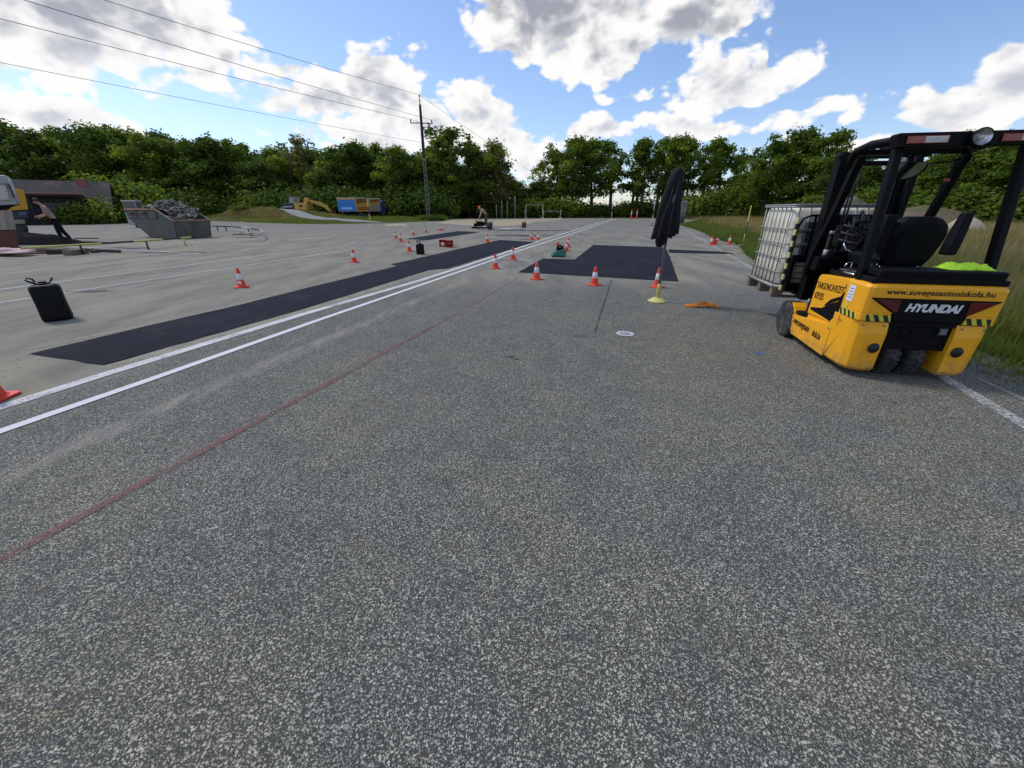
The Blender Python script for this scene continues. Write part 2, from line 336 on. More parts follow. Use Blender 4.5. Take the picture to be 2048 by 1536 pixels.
def worn(name, col, lo, hi, fine_s=55., amt=1., streaky=False):   # paint with the asphalt showing through
    m, q, b, o = newmat(name); t = q.n('ShaderNodeTexCoord').outputs['Object']
    a = q.noise(t, fine_s, 4, .75); b2 = q.noise(t, 2.5, 5, .65)
    f = q.ramp(q.math('ADD', q.math('MULTIPLY', a, .6), q.math('MULTIPLY', b2, .4)), lo, hi)
    q.set(b, 'Base Color', q.mix(q.noise(t, 8., 4, .6), tuple(x*.82 for x in col), col)); b.inputs['Roughness'].default_value = .75
    tr = q.n('ShaderNodeBsdfTransparent'); mx = q.n('ShaderNodeMixShader', i_0=q.math('MULTIPLY', f, amt))
    q.t.links.new(tr.outputs[0], mx.inputs[1]); q.t.links.new(b.outputs[0], mx.inputs[2]); q.t.links.new(mx.outputs[0], o.inputs[0])
    return m
M['line_white'] = worn('white_line_paint', (.72, .72, .72), .28, .40)
M['line_worn'] = worn('worn_white_line', (.66, .65, .63), .34, .50)
M['line_edge'] = worn('edge_line_paint', (.58, .57, .54), .40, .60, fine_s=34.)
M['line_thin'] = worn('thin_white_line', (.60, .60, .58), .36, .50, amt=.85)
M['line_red'] = worn('faded_red_line', (.23, .095, .09), .37, .60, amt=.78)
M['line_faint_red'] = worn('fainter_red_line', (.24, .12, .11), .38, .6, amt=.55)
M['spot_blue'] = worn('blue_paint_spot', (.10, .16, .36), .36, .55, amt=.8)
M['spot_yellow'] = worn('yellow_stain', (.30, .27, .10), .46, .62, amt=.6)
M['spot_dark'] = worn('dark_stain', (.03, .03, .032), .38, .55, amt=.9)
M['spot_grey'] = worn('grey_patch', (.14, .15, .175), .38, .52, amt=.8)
M['spot_pale'] = worn('pale_dust', (.40, .37, .28), .36, .58, amt=.8)
M['sand'] = worn('sand_strewn', (.46, .39, .24), .33, .50, amt=.95)
M['marker_white'] = mat('marker_white', (.50, .52, .52), .7, var=.1)
def groundmat():
    m, q, b, o = newmat('grassy_soil'); t = q.n('ShaderNodeTexCoord').outputs['Object']
    c = q.mix(q.ramp(q.noise(t, .35, 6, .6), .38, .62), (.055, .085, .022), (.13, .125, .05))
    c = q.mix(q.ramp(q.noise(t, .12, 5, .6, .5), .52, .66), c, (.17, .135, .085))
    c = q.mix(1., c, q.mix(q.noise(t, 25., 5, .7), (.5, .5, .5), (1.45, 1.45, 1.4)), 'MULTIPLY')
    q.set(b, 'Base Color', c); b.inputs['Roughness'].default_value = .95; b.inputs['Specular IOR Level'].default_value = .1
    bp = q.n('ShaderNodeBump', i_Height=q.noise(t, 12., 5, .7)); bp.inputs['Strength'].default_value = .8; bp.inputs['Distance'].default_value = .08
    q.set(b, 'Normal', bp.outputs[0]); return m
M['ground'] = groundmat()
M['soil'] = mat('brown_soil', (.19, .13, .085), .95, var=.35, vs=2.5, bump=.8, bs=6, dirt=(.10, .11, .04), dirt_amt=.4, dirt_s=.8)
M['sand_heap'] = mat('pale_sand', (.42, .36, .27), .95, var=.15, vs=3, bump=.4, bs=10)
M['path'] = mat('pale_path', (.25, .25, .24), .9, var=.15, vs=2)
M['verge'] = mat('mossy_gutter', (.13, .13, .115), .95, var=.35, vs=5, dirt=(.06, .085, .025), dirt_amt=.45, dirt_s=3, bump=.6, bs=40)

# ------------------------------------------------------------------ mesh builder
class MB:
    def __init__(s): s.v = []; s.f = []; s.m = []; s.smooth = []
    def add(s, vs, fs, mi=0, sm=False):
        o = len(s.v); s.v += [tuple(v) for v in vs]
        for f in fs: s.f.append(tuple(i+o for i in f)); s.m.append(mi); s.smooth.append(sm)
        return s
    def box(s, c, size, rot=None, mi=0, taper=1.):
        hx, hy, hz = [x/2 for x in size]; vs = []
        for z in (-1, 1):
            k = taper if z > 0 else 1
            for x, y in ((-1, -1), (1, -1), (1, 1), (-1, 1)): vs.append(Vector((x*hx*k, y*hy*k, z*hz)))
        if rot is not None:
            e = Euler(rot).to_matrix() if not isinstance(rot, Matrix) else rot
            vs = [e @ v for v in vs]
        c = Vector(c); vs = [v+c for v in vs]
        return s.add(vs, [(0, 3, 2, 1), (4, 5, 6, 7), (0, 1, 5, 4), (1, 2, 6, 5), (2, 3, 7, 6), (3, 0, 4, 7)], mi)
    def prism(s, poly, a, b, axis='x', mi=0):   # polygon in the two other axes extruded from a to b
        n_ = len(poly)
        def p(u, v, w): return {'x': (w, u, v), 'y': (u, w, v), 'z': (u, v, w)}[axis]
        vs = [p(u, v, a) for u, v in poly]+[p(u, v, b) for u, v in poly]
        area = sum(poly[i][0]*poly[(i+1) % n_][1]-poly[(i+1) % n_][0]*poly[i][1] for i in range(n_))
        flip = (area < 0) ^ (axis == 'y') ^ (b < a)
        fs = [tuple(range(n_))[::-1], tuple(range(n_, 2*n_))]+[(i, (i+1) % n_, n_+(i+1) % n_, n_+i) for i in range(n_)]
        if flip: fs = [f[::-1] for f in fs]
        return s.add(vs, fs, mi)
    def tube(s, pts, r, n_=8, mi=0, cap=True, sm=True):
        pts = [Vector(p) for p in pts]; rs = r if isinstance(r, (list, tuple)) else [r]*len(pts); vs = []
        up = None
        for i, p in enumerate(pts):
            d = (pts[min(i+1, len(pts)-1)]-pts[max(i-1, 0)]).normalized()
            if up is None:
                up = Vector((0, 0, 1)) if abs(d.z) < .9 else Vector((1, 0, 0))
            x = up.cross(d).normalized(); y = d.cross(x).normalized(); up = y
            for k in range(n_):
                a = 2*math.pi*k/n_; vs.append(p+x*math.cos(a)*rs[i]+y*math.sin(a)*rs[i])
        fs = []
        for i in range(len(pts)-1):
            for k in range(n_): fs.append((i*n_+k, i*n_+(k+1) % n_, (i+1)*n_+(k+1) % n_, (i+1)*n_+k))
        s.add(vs, fs, mi, sm)
        if cap: s.add(vs[:n_], [tuple(range(n_))[::-1]], mi); s.add(vs[-n_:], [tuple(range(n_))], mi)
        return s
    def lathe(s, prof, n_=24, c=(0, 0, 0), axis='z', mi=0, sm=True, cap=True):
        vs = []; c = Vector(c)
        for r, h in prof:
            for k in range(n_):
                a = 2*math.pi*k/n_; u, v = r*math.cos(a), r*math.sin(a)
                vs.append(c+Vector({'z': (u, v, h), 'x': (h, u, v), 'y': (v, h, u)}[axis]))
        fs = []
        for i in range(len(prof)-1):
            for k in range(n_): fs.append((i*n_+k, i*n_+(k+1) % n_, (i+1)*n_+(k+1) % n_, (i+1)*n_+k))
        s.add(vs, fs, mi, sm)
        if cap:
            s.add(vs[:n_], [tuple(range(n_))[::-1]], mi); s.add(vs[-n_:], [tuple(range(n_))], mi)
        return s
    def loft(s, rings, mi=0, sm=False, cap=True, closed=True):
        n_ = len(rings[0]); vs = [p for r in rings for p in r]; fs = []
        for i in range(len(rings)-1):
            for k in range(n_ if closed else n_-1): fs.append((i*n_+k, i*n_+(k+1) % n_, (i+1)*n_+(k+1) % n_, (i+1)*n_+k))
        s.add(vs, fs, mi, sm)
        if cap: s.add(rings[0], [tuple(range(n_))[::-1]], mi); s.add(rings[-1], [tuple(range(n_))], mi)
        return s
    def blob(s, c, r, seed=0, amp=.25, sub=2, mi=0, flat=None):
        bm = bmesh.new(); bmesh.ops.create_icosphere(bm, subdivisions=sub, radius=1)
        off = Vector((seed*3.7, seed*1.3, seed*.7)); vs = []
        for v in bm.verts:
            p = v.co.copy(); k = 1+amp*noise.noise(p*1.6+off)*1.6; p = Vector((p.x*k*r[0], p.y*k*r[1], p.z*k*r[2]))
            if flat is not None: p.z = max(p.z, flat)
            vs.append(p+Vector(c))
        fs = [tuple(v.index for v in f.verts) for f in bm.faces]; bm.free()
        return s.add(vs, fs, mi, True)
    def build(s, name, mats, parent=None, bevel=0., seg=2, loc=None, weld=True):
        me = bpy.data.meshes.new(name); me.from_pydata(s.v, [], s.f)
        for m in (mats if isinstance(mats, (list, tuple)) else [mats]): me.materials.append(m)
        me.polygons.foreach_set('material_index', s.m); me.polygons.foreach_set('use_smooth', s.smooth)
        if weld:
            bm = bmesh.new(); bm.from_mesh(me); bmesh.ops.remove_doubles(bm, verts=bm.verts, dist=1e-5)
            bm.to_mesh(me); bm.free()
        me.update(); o = bpy.data.objects.new(name, me); C.objects.link(o)
        if parent is not None: o.parent = parent
        if loc is not None: o.location = loc
        if bevel:
            b = o.modifiers.new('bevel', 'BEVEL'); b.width = bevel; b.segments = seg; b.limit_method = 'ANGLE'; b.angle_limit = math.radians(35); b.harden_normals = False
        return o
def tag(o, label=None, cat=None, group=None, kind=None):
    if label: o['label'] = label
    if cat: o['category'] = cat
    if group: o['group'] = group
    if kind: o['kind'] = kind
    return o
def empty(name, loc=(0, 0, 0), rz=0., label=None, cat=None, group=None):
    o = bpy.data.objects.new(name, None); C.objects.link(o); o.location = loc; o.rotation_euler = (0, 0, rz)
    o.empty_display_size = .1
    return tag(o, label, cat, group)
def copy_tree(o, parent=None):
    c = o.copy(); C.objects.link(c); c.parent = parent
    for ch in list(o.children): copy_tree(ch, c)
    return c
def text(name, body, size, material, parent, M4, shear=0., sx=1., ext=.0015, off=0., spacing=1., align='CENTER'):
    cu = bpy.data.curves.new(name, 'FONT'); cu.body = body; cu.size = size; cu.shear = shear; cu.extrude = ext; cu.offset = off
    cu.align_x = align; cu.align_y = 'CENTER'; cu.space_character = spacing
    to = bpy.data.objects.new(name, cu); C.objects.link(to)
    bpy.context.view_layer.update()
    me = bpy.data.meshes.new_from_object(to.evaluated_get(bpy.context.evaluated_depsgraph_get()))
    bpy.data.objects.remove(to); me.transform(Matrix.Diagonal((sx, 1, 1, 1))); me.materials.clear(); me.materials.append(material)
    o = bpy.data.objects.new(name, me); C.objects.link(o); o.parent = parent; o.matrix_local = M4
    return o

def sheet(name, pts, z, m, label=None, cat=None, kind='structure', thick=0.):
    mb = MB()
    if thick: mb.prism([(p[0], p[1]) for p in pts], z-thick, z, 'z')
    else: mb.add([(p[0], p[1], z) for p in pts], [tuple(range(len(pts)))])
    o = mb.build(name, m)
    bm = bmesh.new(); bm.from_mesh(o.data); bmesh.ops.triangulate(bm, faces=bm.faces); bmesh.ops.recalc_face_normals(bm, faces=bm.faces)
    if not thick:
        for f in bm.faces:
            if f.normal.z < 0: f.normal_flip()
    bm.to_mesh(o.data); bm.free()
    return tag(o, label, cat, kind=kind)
def strip(name, px, w, z, m, label=None, cat=None):        # painted stripe of width w along ground points
    pts = [Vector((*G(*p), 0)) for p in px]
    # resample
    P2 = [pts[0]]
    for a, b in zip(pts, pts[1:]):
        k = max(1, int((b-a).length/1.5))
        for i in range(1, k+1): P2.append(a.lerp(b, i/k))
    L_, R_ = [], []
    for i, p in enumerate(P2):
        d = (P2[min(i+1, len(P2)-1)]-P2[max(i-1, 0)]).normalized(); nn = Vector((-d.y, d.x, 0))
        ww = w*.5
        L_.append(p+nn*ww); R_.append(p-nn*ww)
    n_ = len(P2); vs = [(v.x, v.y, z) for v in L_+R_]
    mb = MB().add(vs, [(i, n_+i, n_+i+1, i+1) for i in range(n_-1)])
    o = mb.build(name, m); return tag(o, label, cat, kind='structure')

# ------------------------------------------------------------------ the setting
RE = [G(*p) for p in [(1357.6, 450), (1384, 457), (1408, 466), (1426, 478), (1467, 487), (1480, 495), (1491, 510), (1506, 520)]]
LEFT_EDGE = [G(*p) for p in [(893, 441), (850, 443), (760, 446.5), (680, 448), (600, 448), (500, 445), (430, 441.5), (250, 439), (0, 438)]]
LOT = [(-90, -12), (5.6, -12), (5.35, 0), (5.1, 3.2), (5.15, 5.5), (6.6, 10.)] + RE[::-1] + [(27, 62), (30, 82), (9, 82), (-14, 82)] + LEFT_EDGE
LOTA = np.array(LOT)
def poly_dist(x, y, P_=LOTA):     # signed distance, >0 outside
    x = np.asarray(x, float); y = np.asarray(y, float); best = np.full(x.shape, 1e9); ins = np.zeros(x.shape, bool)
    for i in range(len(P_)):
        ax, ay = P_[i]; bx, by = P_[(i+1) % len(P_)]
        dx, dy = bx-ax, by-ay; t = np.clip(((x-ax)*dx+(y-ay)*dy)/(dx*dx+dy*dy+1e-9), 0, 1)
        best = np.minimum(best, np.hypot(x-ax-t*dx, y-ay-t*dy))
        c_ = ((ay > y) != (by > y)) & (x < (bx-ax)*(y-ay)/((by-ay) if by != ay else 1e-9)+ax); ins ^= c_
    return np.where(ins, -best, best)
def sstep(v, a, b): t = np.clip((v-a)/(b-a), 0, 1); return t*t*(3-2*t)
MOUND = [(-36.5, 61, 8.5, 3.6, 1.15), (-30, 60, 5, 3, .35), (-46, 62, 8, 4, .5)]
def terrain(x, y):
    x = np.asarray(x, float); y = np.asarray(y, float); d = poly_dist(x, y)
    z = np.where(d < 0, -.06, -.012+.0*d)
    left = sstep(-x, 6, 12)*sstep(y, 50, 54)
    z = z+left*.40*sstep(d, .3, 7)
    for mx, my, rx, ry, a in MOUND: z = z+a*np.exp(-((x-mx)/rx)**2-((y-my)/ry)**2)*sstep(d, 0, 1.5)
    right = sstep(x, 4, 6)*(y < 82)
    z = z+right*sstep(d, .5, 5)*(.10+.06*np.sin(x*.9+y*.4))
    z = z+sstep(d, 1, 6)*.05*np.sin(x*1.7)*np.cos(y*1.3)
    return z
gx = np.concatenate([[-3000, -1200, -500, -260, -190], np.arange(-150, 110.1, 1.3), [150, 220, 500, 1200, 3000]])
gy = np.concatenate([[-3000, -800, -200, -60], np.arange(-16, 130.1, 1.3), [160, 220, 500, 1200, 3000]])
XX, YY = np.meshgrid(gx, gy); ZZ = terrain(XX, YY); nx, ny = len(gx), len(gy)
mb = MB(); mb.v = [tuple(v) for v in np.stack([XX.ravel(), YY.ravel(), ZZ.ravel()], 1)]
idx = np.arange(nx*ny).reshape(ny, nx)
mb.f = [tuple(q) for q in np.stack([idx[:-1, :-1], idx[:-1, 1:], idx[1:, 1:], idx[1:, :-1]], -1).reshape(-1, 4).tolist()]
mb.m = [0]*len(mb.f); mb.smooth = [True]*len(mb.f)
tag(mb.build('ground', M['ground'], weld=False), 'rough grassy ground around the paved lot', kind='structure')
sheet('parking_lot', LOT, 0., M['asphalt'], 'grey worn asphalt of the training yard')

def P_(pts, z=.006): return [G(*p) for p in pts]
def fray(pts, step=.22, amp=.013, seed=1):      # slightly uneven cut edge
    r = random.Random(seed); out = []
    for i, a in enumerate(pts):
        b = pts[(i+1) % len(pts)]; L = math.hypot(b[0]-a[0], b[1]-a[1]); k = max(1, int(L/step))
        for j in range(k):
            t = j/k; s_ = amp if j else 0
            out.append((a[0]+(b[0]-a[0])*t+r.uniform(-s_, s_), a[1]+(b[1]-a[1])*t+r.uniform(-s_, s_)))
    return out
sheet('asphalt_patch', fray(P_([(59, 708.5), (208, 730.5), (600, 620.5), (856, 541), (895, 537.5), (1071, 484.5), (1000, 480), (781, 529), (794, 532.5), (600, 580), (469, 613), (293, 653)])), .008, M['fresh'], 'long fresh black asphalt strip left of the white lines')
sheet('asphalt_patch', fray(P_([(1035.5, 545.3), (1356.8, 563.6), (1335, 501.5), (1325, 494.7), (1187, 490), (1149, 519.3), (1086, 517.4)]), seed=2), .008, M['fresh'], 'wide fresh black asphalt patch behind the front cones')
sheet('asphalt_patch', fray(P_([(1339, 505.8), (1470, 508.5), (1448, 504), (1336, 498.8)]), seed=3), .009, M['fresh'], 'narrow black asphalt strip running to the right grass edge')
sheet('asphalt_patch', fray(P_([(810, 478.3), (856, 480.3), (961, 464.3), (915, 462.3)]), seed=4), .008, M['fresh'], 'far black asphalt patch beside the far left cones')
# saw-cut margins and dust beside the patches
strip('kerb_dust', [(1020, 545.5), (1200, 556), (1372, 566.5)], .20, .005, M['spot_pale'], 'pale saw-cut border in front of the wide patch')
strip('kerb_dust', [(56, 700), (293, 650.5), (469, 611), (600, 578), (790, 530), (1000, 479)], .07, .0045, M['spot_pale'], 'pale dusty edge along the long patch')
strip('kerb_dust', [(215, 738), (600, 625), (856, 545), (1071, 487)], .22, .0042, M['spot_pale'], 'sandy margin between the long patch and the white line')
# lane lines
strip('road_marking', [(-160, 858), (0, 816), (211, 749), (600, 631), (844, 560), (878, 549)], .15, .0065, M['line_worn'], 'worn white lane line beside the long patch')
strip('road_marking', [(878, 549), (1000, 509), (1078.7, 481.5), (1140, 463.5), (1195, 446), (1228, 437.8)], .12, .0065, M['line_white'], 'white lane line, far part of the left one of the pair')
strip('road_marking', [(-160, 920), (0, 864), (300, 760), (639, 640), (940, 536.5), (1028, 505.2), (1079, 488.5), (1140, 469), (1195, 450), (1232, 438)], .105, .0068, M['line_white'], 'bright white lane line, right one of the pair')
strip('road_marking', [(-60, 586), (0, 579.5), (300, 540.5), (600, 501.5), (783, 478), (900, 464), (1010, 452), (1130, 440.5)], .09, .006, M['line_thin'], 'thin white line across the left yard')
strip('road_marking', [(-60, 615), (0, 606), (300, 560), (600, 514.6), (742, 493.7)], .09, .006, M['line_thin'], 'second thin white line across the left yard')
strip('road_marking', [(575, 479), (662, 476.5)], .22, .006, M['line_thin'], 'short white dash on the left yard')
strip('road_marking', [(980, 516.5), (1030, 518.5), (1065, 522)], .12, .006, M['line_thin'], 'short pale cross line beside two cones')
strip('road_marking', [(-90, 1172), (20, 1110), (450, 878), (880, 646)], .066, .006, M['line_red'], 'faded dark red line in the foreground')
strip('road_marking', [(880, 646), (960, 600), (1035, 556)], .05, .006, M['line_faint_red'], 'fainter far end of the red line')
strip('road_marking', [(1366, 457.5), (1400, 477), (1440, 500), (1490, 529), (1700, 648), (1890, 757), (2048, 850), (2150, 910)], .115, .006, M['line_edge'], 'worn white edge line running under the yellow forklift')
strip('road_marking', [(1950, 755), (2048, 800), (2150, 845)], .05, .006, M['spot_pale'], 'thin white line at the gutter right of the forklift')
strip('ground_crack', [(1223, 560), (1214, 590), (1203, 622), (1196, 645), (1190, 665)], .022, .005, M['spot_dark'], 'dark crack in the asphalt left of the coat stand')
strip('road_marking', [(130, 493), (270, 500), (400, 508)], .12, .005, M['line_thin'], 'pale scuffed line beside the planks')
# strewn sand at the far side of the yard
sheet('sand', fray(P_([(870, 446), (950, 452), (1010, 452), (1065, 445), (1130, 438.5), (1126, 437), (905, 437.3)]), 3, .8), .007, M['sand'], 'pale sand strewn behind the bent worker')
sheet('sand', fray(P_([(768, 452), (815, 452), (812, 448.3), (772, 448.3)]), 3, .1), .007, M['sand'], 'pale sand bar at the far kerb')
sheet('sand', fray(P_([(150, 489), (300, 494), (430, 486), (540, 478), (500, 472), (430, 477), (330, 483), (170, 485)]), 2, .3), .004, M['spot_pale'], 'pale dust in front of the skip')
def spot(px, py, rx, ry, m, label, name='stain', z=.0045, seed=0):  # flat ground marks: stains, spots, smears, and the painted shade under the tank
    x, y = G(px, py); r = random.Random(seed); pts = []
    for k in range(22):
        a = 2*math.pi*k/22; q = r.uniform(.62, 1.15); pts.append((x+math.cos(a)*rx*q, y+math.sin(a)*ry*q))
    return sheet(name, pts, z, m, label)
spot(1517, 707, .07, .06, M['spot_blue'], 'blue paint spot on the asphalt left of the forklift', seed=3)
spot(1620, 735, .16, .10, M['spot_yellow'], 'yellowish stain in front of the forklift side', seed=4)
spot(1590, 645, .2, .12, M['spot_yellow'], 'pale yellow stain by the forklift front wheel', seed=5)
spot(1247, 617, .10, .14, M['spot_yellow'], 'yellow stain left of the coat stand foot', seed=6)
spot(1283, 674, .17, .12, M['spot_yellow'], 'yellow stain right of the round white marker', seed=7)
spot(1222, 657, .12, .10, M['spot_yellow'], 'faint yellow stain left of the round white marker', seed=8)
spot(1160, 672, .10, .09, M['spot_grey'], 'blue grey square stain in the lane', seed=9)
spot(1237, 604.5, .035, .05, M['spot_dark'], 'small round dark spot beside the crack', seed=10)
spot(1022, 714, .055, .03, M['spot_dark'], 'small black tar lump in the foreground lane', z=.006, seed=11)
spot(1034, 719, .04, .02, M['spot_dark'], 'second small tar lump in the foreground lane', z=.006, seed=15)
spot(1555, 617, .34, .30, M['spot_grey'], 'blue grey painted shade under the raised tank', seed=13)  # shadow of the raised tank, painted as a flat sheet
spot(225, 498, 1.5, .8, M['spot_dark'], 'dark smear beside the planks', seed=14)
spot(345, 505, 1.6, .35, M['spot_dark'], 'dark smear on the yard in front of the skip', seed=16)
for i, (x, y, rx, ry, lab) in enumerate([(1062, 461, 3.6, .55, 'long dark smear behind the pair of cones'), (1100, 461.5, 3.0, .45, 'dark smear crossing toward the white lines'), (1000, 460, 1.6, .5, 'dark smear by the bent worker'), (1030, 471, 1.6, .8, 'dark blotch in front of the far smear'), (1072, 472, 1.3, .5, 'dark blotch right behind the pair of cones'), (1052, 479, .5, .25, 'small black asphalt spot left of the pair of cones'), (175, 583, .5, .12, 'faint dark mark right of the black canister'), (1005, 518, .35, .08, 'dark mark beside the cone near the lane')]):
    spot(x, y, rx, ry, M['spot_dark'], lab, seed=30+i)
# round painted marker
mx_, my_ = G(1250, 668)
mk = MB()
for r0, r1 in ((.076, .120), ):
    vs = []; 
    for k in range(40):
        a = 2*math.pi*k/40; vs += [(mx_+r0*math.cos(a), my_+r0*math.sin(a), .007), (mx_+r1*math.cos(a), my_+r1*math.sin(a), .007)]
    mk.add(vs, [(2*k, 2*k+1, (2*k+3) % 80, (2*k+2) % 80) for k in range(40)])
disc = MB(); disc.add([(mx_+.077*math.cos(2*math.pi*k/28), my_+.077*math.sin(2*math.pi*k/28), .0066) for k in range(28)], [tuple(range(28))]); tag(disc.build('painted_disc', mat('disc_grey', (.22, .235, .24), .7, var=.2)), 'grey centre of the small round painted marker', kind='structure')
tag(mk.build('painted_ring', M['marker_white']), 'small round white painted ring with a worn number on the lane', kind='structure')
text('painted_ring_lettering', '83', .095, M['marker_white'], None, Matrix.Translation((mx_, my_, .0075)), ext=0.)['kind'] = 'structure'
# gutter between lot and grass near the forklift
sheet('gutter', [(4.62, 1.), (5.6, 1.), (5.75, 4.2), (6.6, 7.2), (6.2, 7.2), (5.15, 4.4)], .004, M['verge'], 'mossy broken asphalt edge right of the forklift')

# the pale path up the left bank
pc = [D(540, 0, 68).x, ]
path_pts = [(-37.5, 66.0), (-33, 62.5), (-28.5, 58.5), (-24., 55.2), (-19.5, 53.2), (-15.5, 52.5)]
mb = MB(); PP = []
for a, b in zip(path_pts, path_pts[1:]):
    for i in range(8): t = i/8; PP.append((a[0]+(b[0]-a[0])*t, a[1]+(b[1]-a[1])*t))
for i in range(len(PP)-1):
    (x0, y0), (x1, y1) = PP[i], PP[i+1]; L = math.hypot(x1-x0, y1-y0); nx_, ny_ = -(y1-y0)/L, (x1-x0)/L
    row = []
    for (x, y) in ((x0, y0), (x1, y1)):
        for k in (-1.0, -.4, .4, 1.0): row.append((x+nx_*k, y+ny_*k, float(terrain(x+nx_*k, y+ny_*k))+.06))
    mb.add(row, [(j, j+4, j+5, j+1) for j in range(3)], sm=True)
o = mb.build('path', M['path']); tag(o, 'pale path climbing the grassy bank left of the truck', kind='structure')
bm = bmesh.new(); bm.from_mesh(o.data)
for f in bm.faces:
    if f.normal.z < 0: f.normal_flip()
bm.to_mesh(o.data); bm.free()

# low heaps on the right field and the kerb of the left bank
def heap(name, x, y, rx, ry, h, m, label, cat=None, seed=0, nn=28, z0=None, kind='structure'):
    mb = MB(); vs = []; r_ = 16
    for i in range(r_+1):
        for k in range(nn):
            t = i/r_; a = 2*math.pi*k/nn; q = 1+.18*noise.noise(Vector((math.cos(a)*1.4, math.sin(a)*1.4, seed)))
            px, py = x+math.cos(a)*rx*t*q, y+math.sin(a)*ry*t*q
            zz = h*(1-t*t)**1.3*(1+.35*noise.noise(Vector((px/rx*2.2, py/ry*2.2, seed+5))))+.05*h*noise.noise(Vector((px*3/rx*2, py*3/ry*2, seed)))
            base = float(terrain(px, py)) if z0 is None else z0
            vs.append((px, py, base+zz-(.03 if i == r_ else 0)))
    fs = [(i*nn+k, (i+1)*nn+k, (i+1)*nn+(k+1) % nn, i*nn+(k+1) % nn) for i in range(r_) for k in range(nn)]
    mb.add(vs, fs, sm=True); o = mb.build(name, m); return tag(o, label, cat, kind=kind)
p = D(1725, 425, 42); heap('soil_heap', p.x, 44, 4.5, 3, 2.3, M['soil'], 'brown soil heap behind the forklift mast', seed=1)
p = D(1880, 425, 40); heap('soil_heap', p.x, 42, 11, 3, 1.45, M['soil'], 'long weedy soil heap behind the forklift', seed=2)
p = D(1962, 430, 26); heap('sand_heap', p.x+.3, 27, 1.5, 1.2, 1.0, M['sand_heap'], 'pale sand heap in the field behind the driver seat', seed=3)

# ------------------------------------------------------------------ grass, blade by blade
def blades(name, X, Y, h, w, m, label, lean=.35, z_off=0.):
    n_ = len(X); Z = terrain(X, Y)+z_off; a = rng.uniform(0, 2*np.pi, n_); H_ = h*rng.uniform(.55, 1.2, n_); W_ = w*rng.uniform(.6, 1.3, n_)
    la = rng.uniform(0, 2*np.pi, n_); lm = lean*H_*rng.uniform(.2, 1., n_)
    dx, dy = np.cos(a)*W_, np.sin(a)*W_; lx, ly = np.cos(la)*lm, np.sin(la)*lm
    v = np.empty((n_, 5, 3))
    v[:, 0] = np.stack([X-dx, Y-dy, Z], 1); v[:, 1] = np.stack([X+dx, Y+dy, Z], 1)
    v[:, 2] = np.stack([X+dx*.7+lx*.35, Y+dy*.7+ly*.35, Z+H_*.55], 1); v[:, 3] = np.stack([X-dx*.7+lx*.35, Y-dy*.7+ly*.35, Z+H_*.55], 1)
    v[:, 4] = np.stack([X+lx, Y+ly, Z+H_], 1)
    me = bpy.data.meshes.new(name); me.vertices.add(n_*5); me.vertices.foreach_set('co', v.ravel())
    b = np.arange(n_)[:, None]*5
    loops = np.concatenate([b+np.array([0, 1, 2, 3]), b+np.array([3, 2, 4])], 1).ravel()
    me.loops.add(len(loops)); me.loops.foreach_set('vertex_index', loops)
    me.polygons.add(n_*2); st = (np.arange(n_)[:, None]*7+np.array([0, 4])).ravel(); me.polygons.foreach_set('loop_start', st)
    me.update(calc_edges=True); me.materials.append(m)
    o = bpy.data.objects.new(name, me); C.objects.link(o); return tag(o, label, 'grass', kind='stuff')
def scatter(n_, dmin, dmax, x_of, amin, amax, power=1.):      # random spots, thinner further out
    d = dmin*(dmax/dmin)**(rng.random(n_)**power); t = rng.random(n_)
    return d, t
def field(n_, y0, y1, e0, e1, off=0):      # between e0 and e1 metres to the right of the lot edge
    y = y0*(y1/y0)**rng.random(n_); ys = np.array([q[1] for q in LOT[2:15]]); xs = np.array([q[0] for q in LOT[2:15]])
    o_ = np.argsort(ys); ex = np.interp(y, ys[o_], xs[o_]); x = ex+e0+(e1-e0)*rng.random(n_)
    return x, y
x, y = field(26000, 3., 22, .35, 2.6); blades('grass', x, y, .16, .006, M['grass_green'], 'short fresh grass along the right lot edge')
x, y = field(5000, 3., 40, -.3, .5); k = rng.random(5000) < .5+.5*np.sin(y*2.3+x); blades('grass', x[k], y[k], .09, .008, M['grass_green'], 'sparse weeds creeping over the asphalt edge on the right', z_off=.02)
x, y = field(52000, 3., 16, 1.0, 9.); blades('grass', x, y, .42, .0055, M['grass'], 'tall green grass right of the forklift')
x, y = field(22000, 5., 16, 1.8, 12.); blades('grass', x, y, .58, .004, M['grass_dry'], 'tall seeding grass right of the forklift')
x, y = field(60000, 14, 60, .6, 42.); blades('grass', x, y, .38, .018, M['grass'], 'green meadow grass beyond the raised tank')
x, y = field(70000, 12, 80, 2.5, 50.); blades('grass', x, y, .62, .014, M['grass_dry'], 'dry seeding meadow grass before the trees')
x, y = field(26000, 14, 62, .1, 3.5); blades('grass', x, y, .26, .02, M['grass_green'], 'bright green grass fringe along the far right lot edge')
n_ = 60000; x = rng.uniform(-75, -9, n_); y = rng.uniform(49, 70, n_); k = (poly_dist(x, y) > .1)
pd = np.min([np.hypot(x-a, y-b) for a, b in PP], axis=0); k &= pd > 1.3
blades('grass', x[k], y[k], .24, .028, M['grass_green'], 'mown grass on the left bank')
x2 = rng.normal(-36.5, 7, 14000); y2 = rng.normal(60, 2.6, 14000); k = (poly_dist(x2, y2) > .3) & (np.min([np.hypot(x2-a, y2-b) for a, b in PP], axis=0) > 1.4)
blades('grass', x2[k], y2[k], .32, .03, M['grass_dry'], 'drier weeds on top of the left mound')

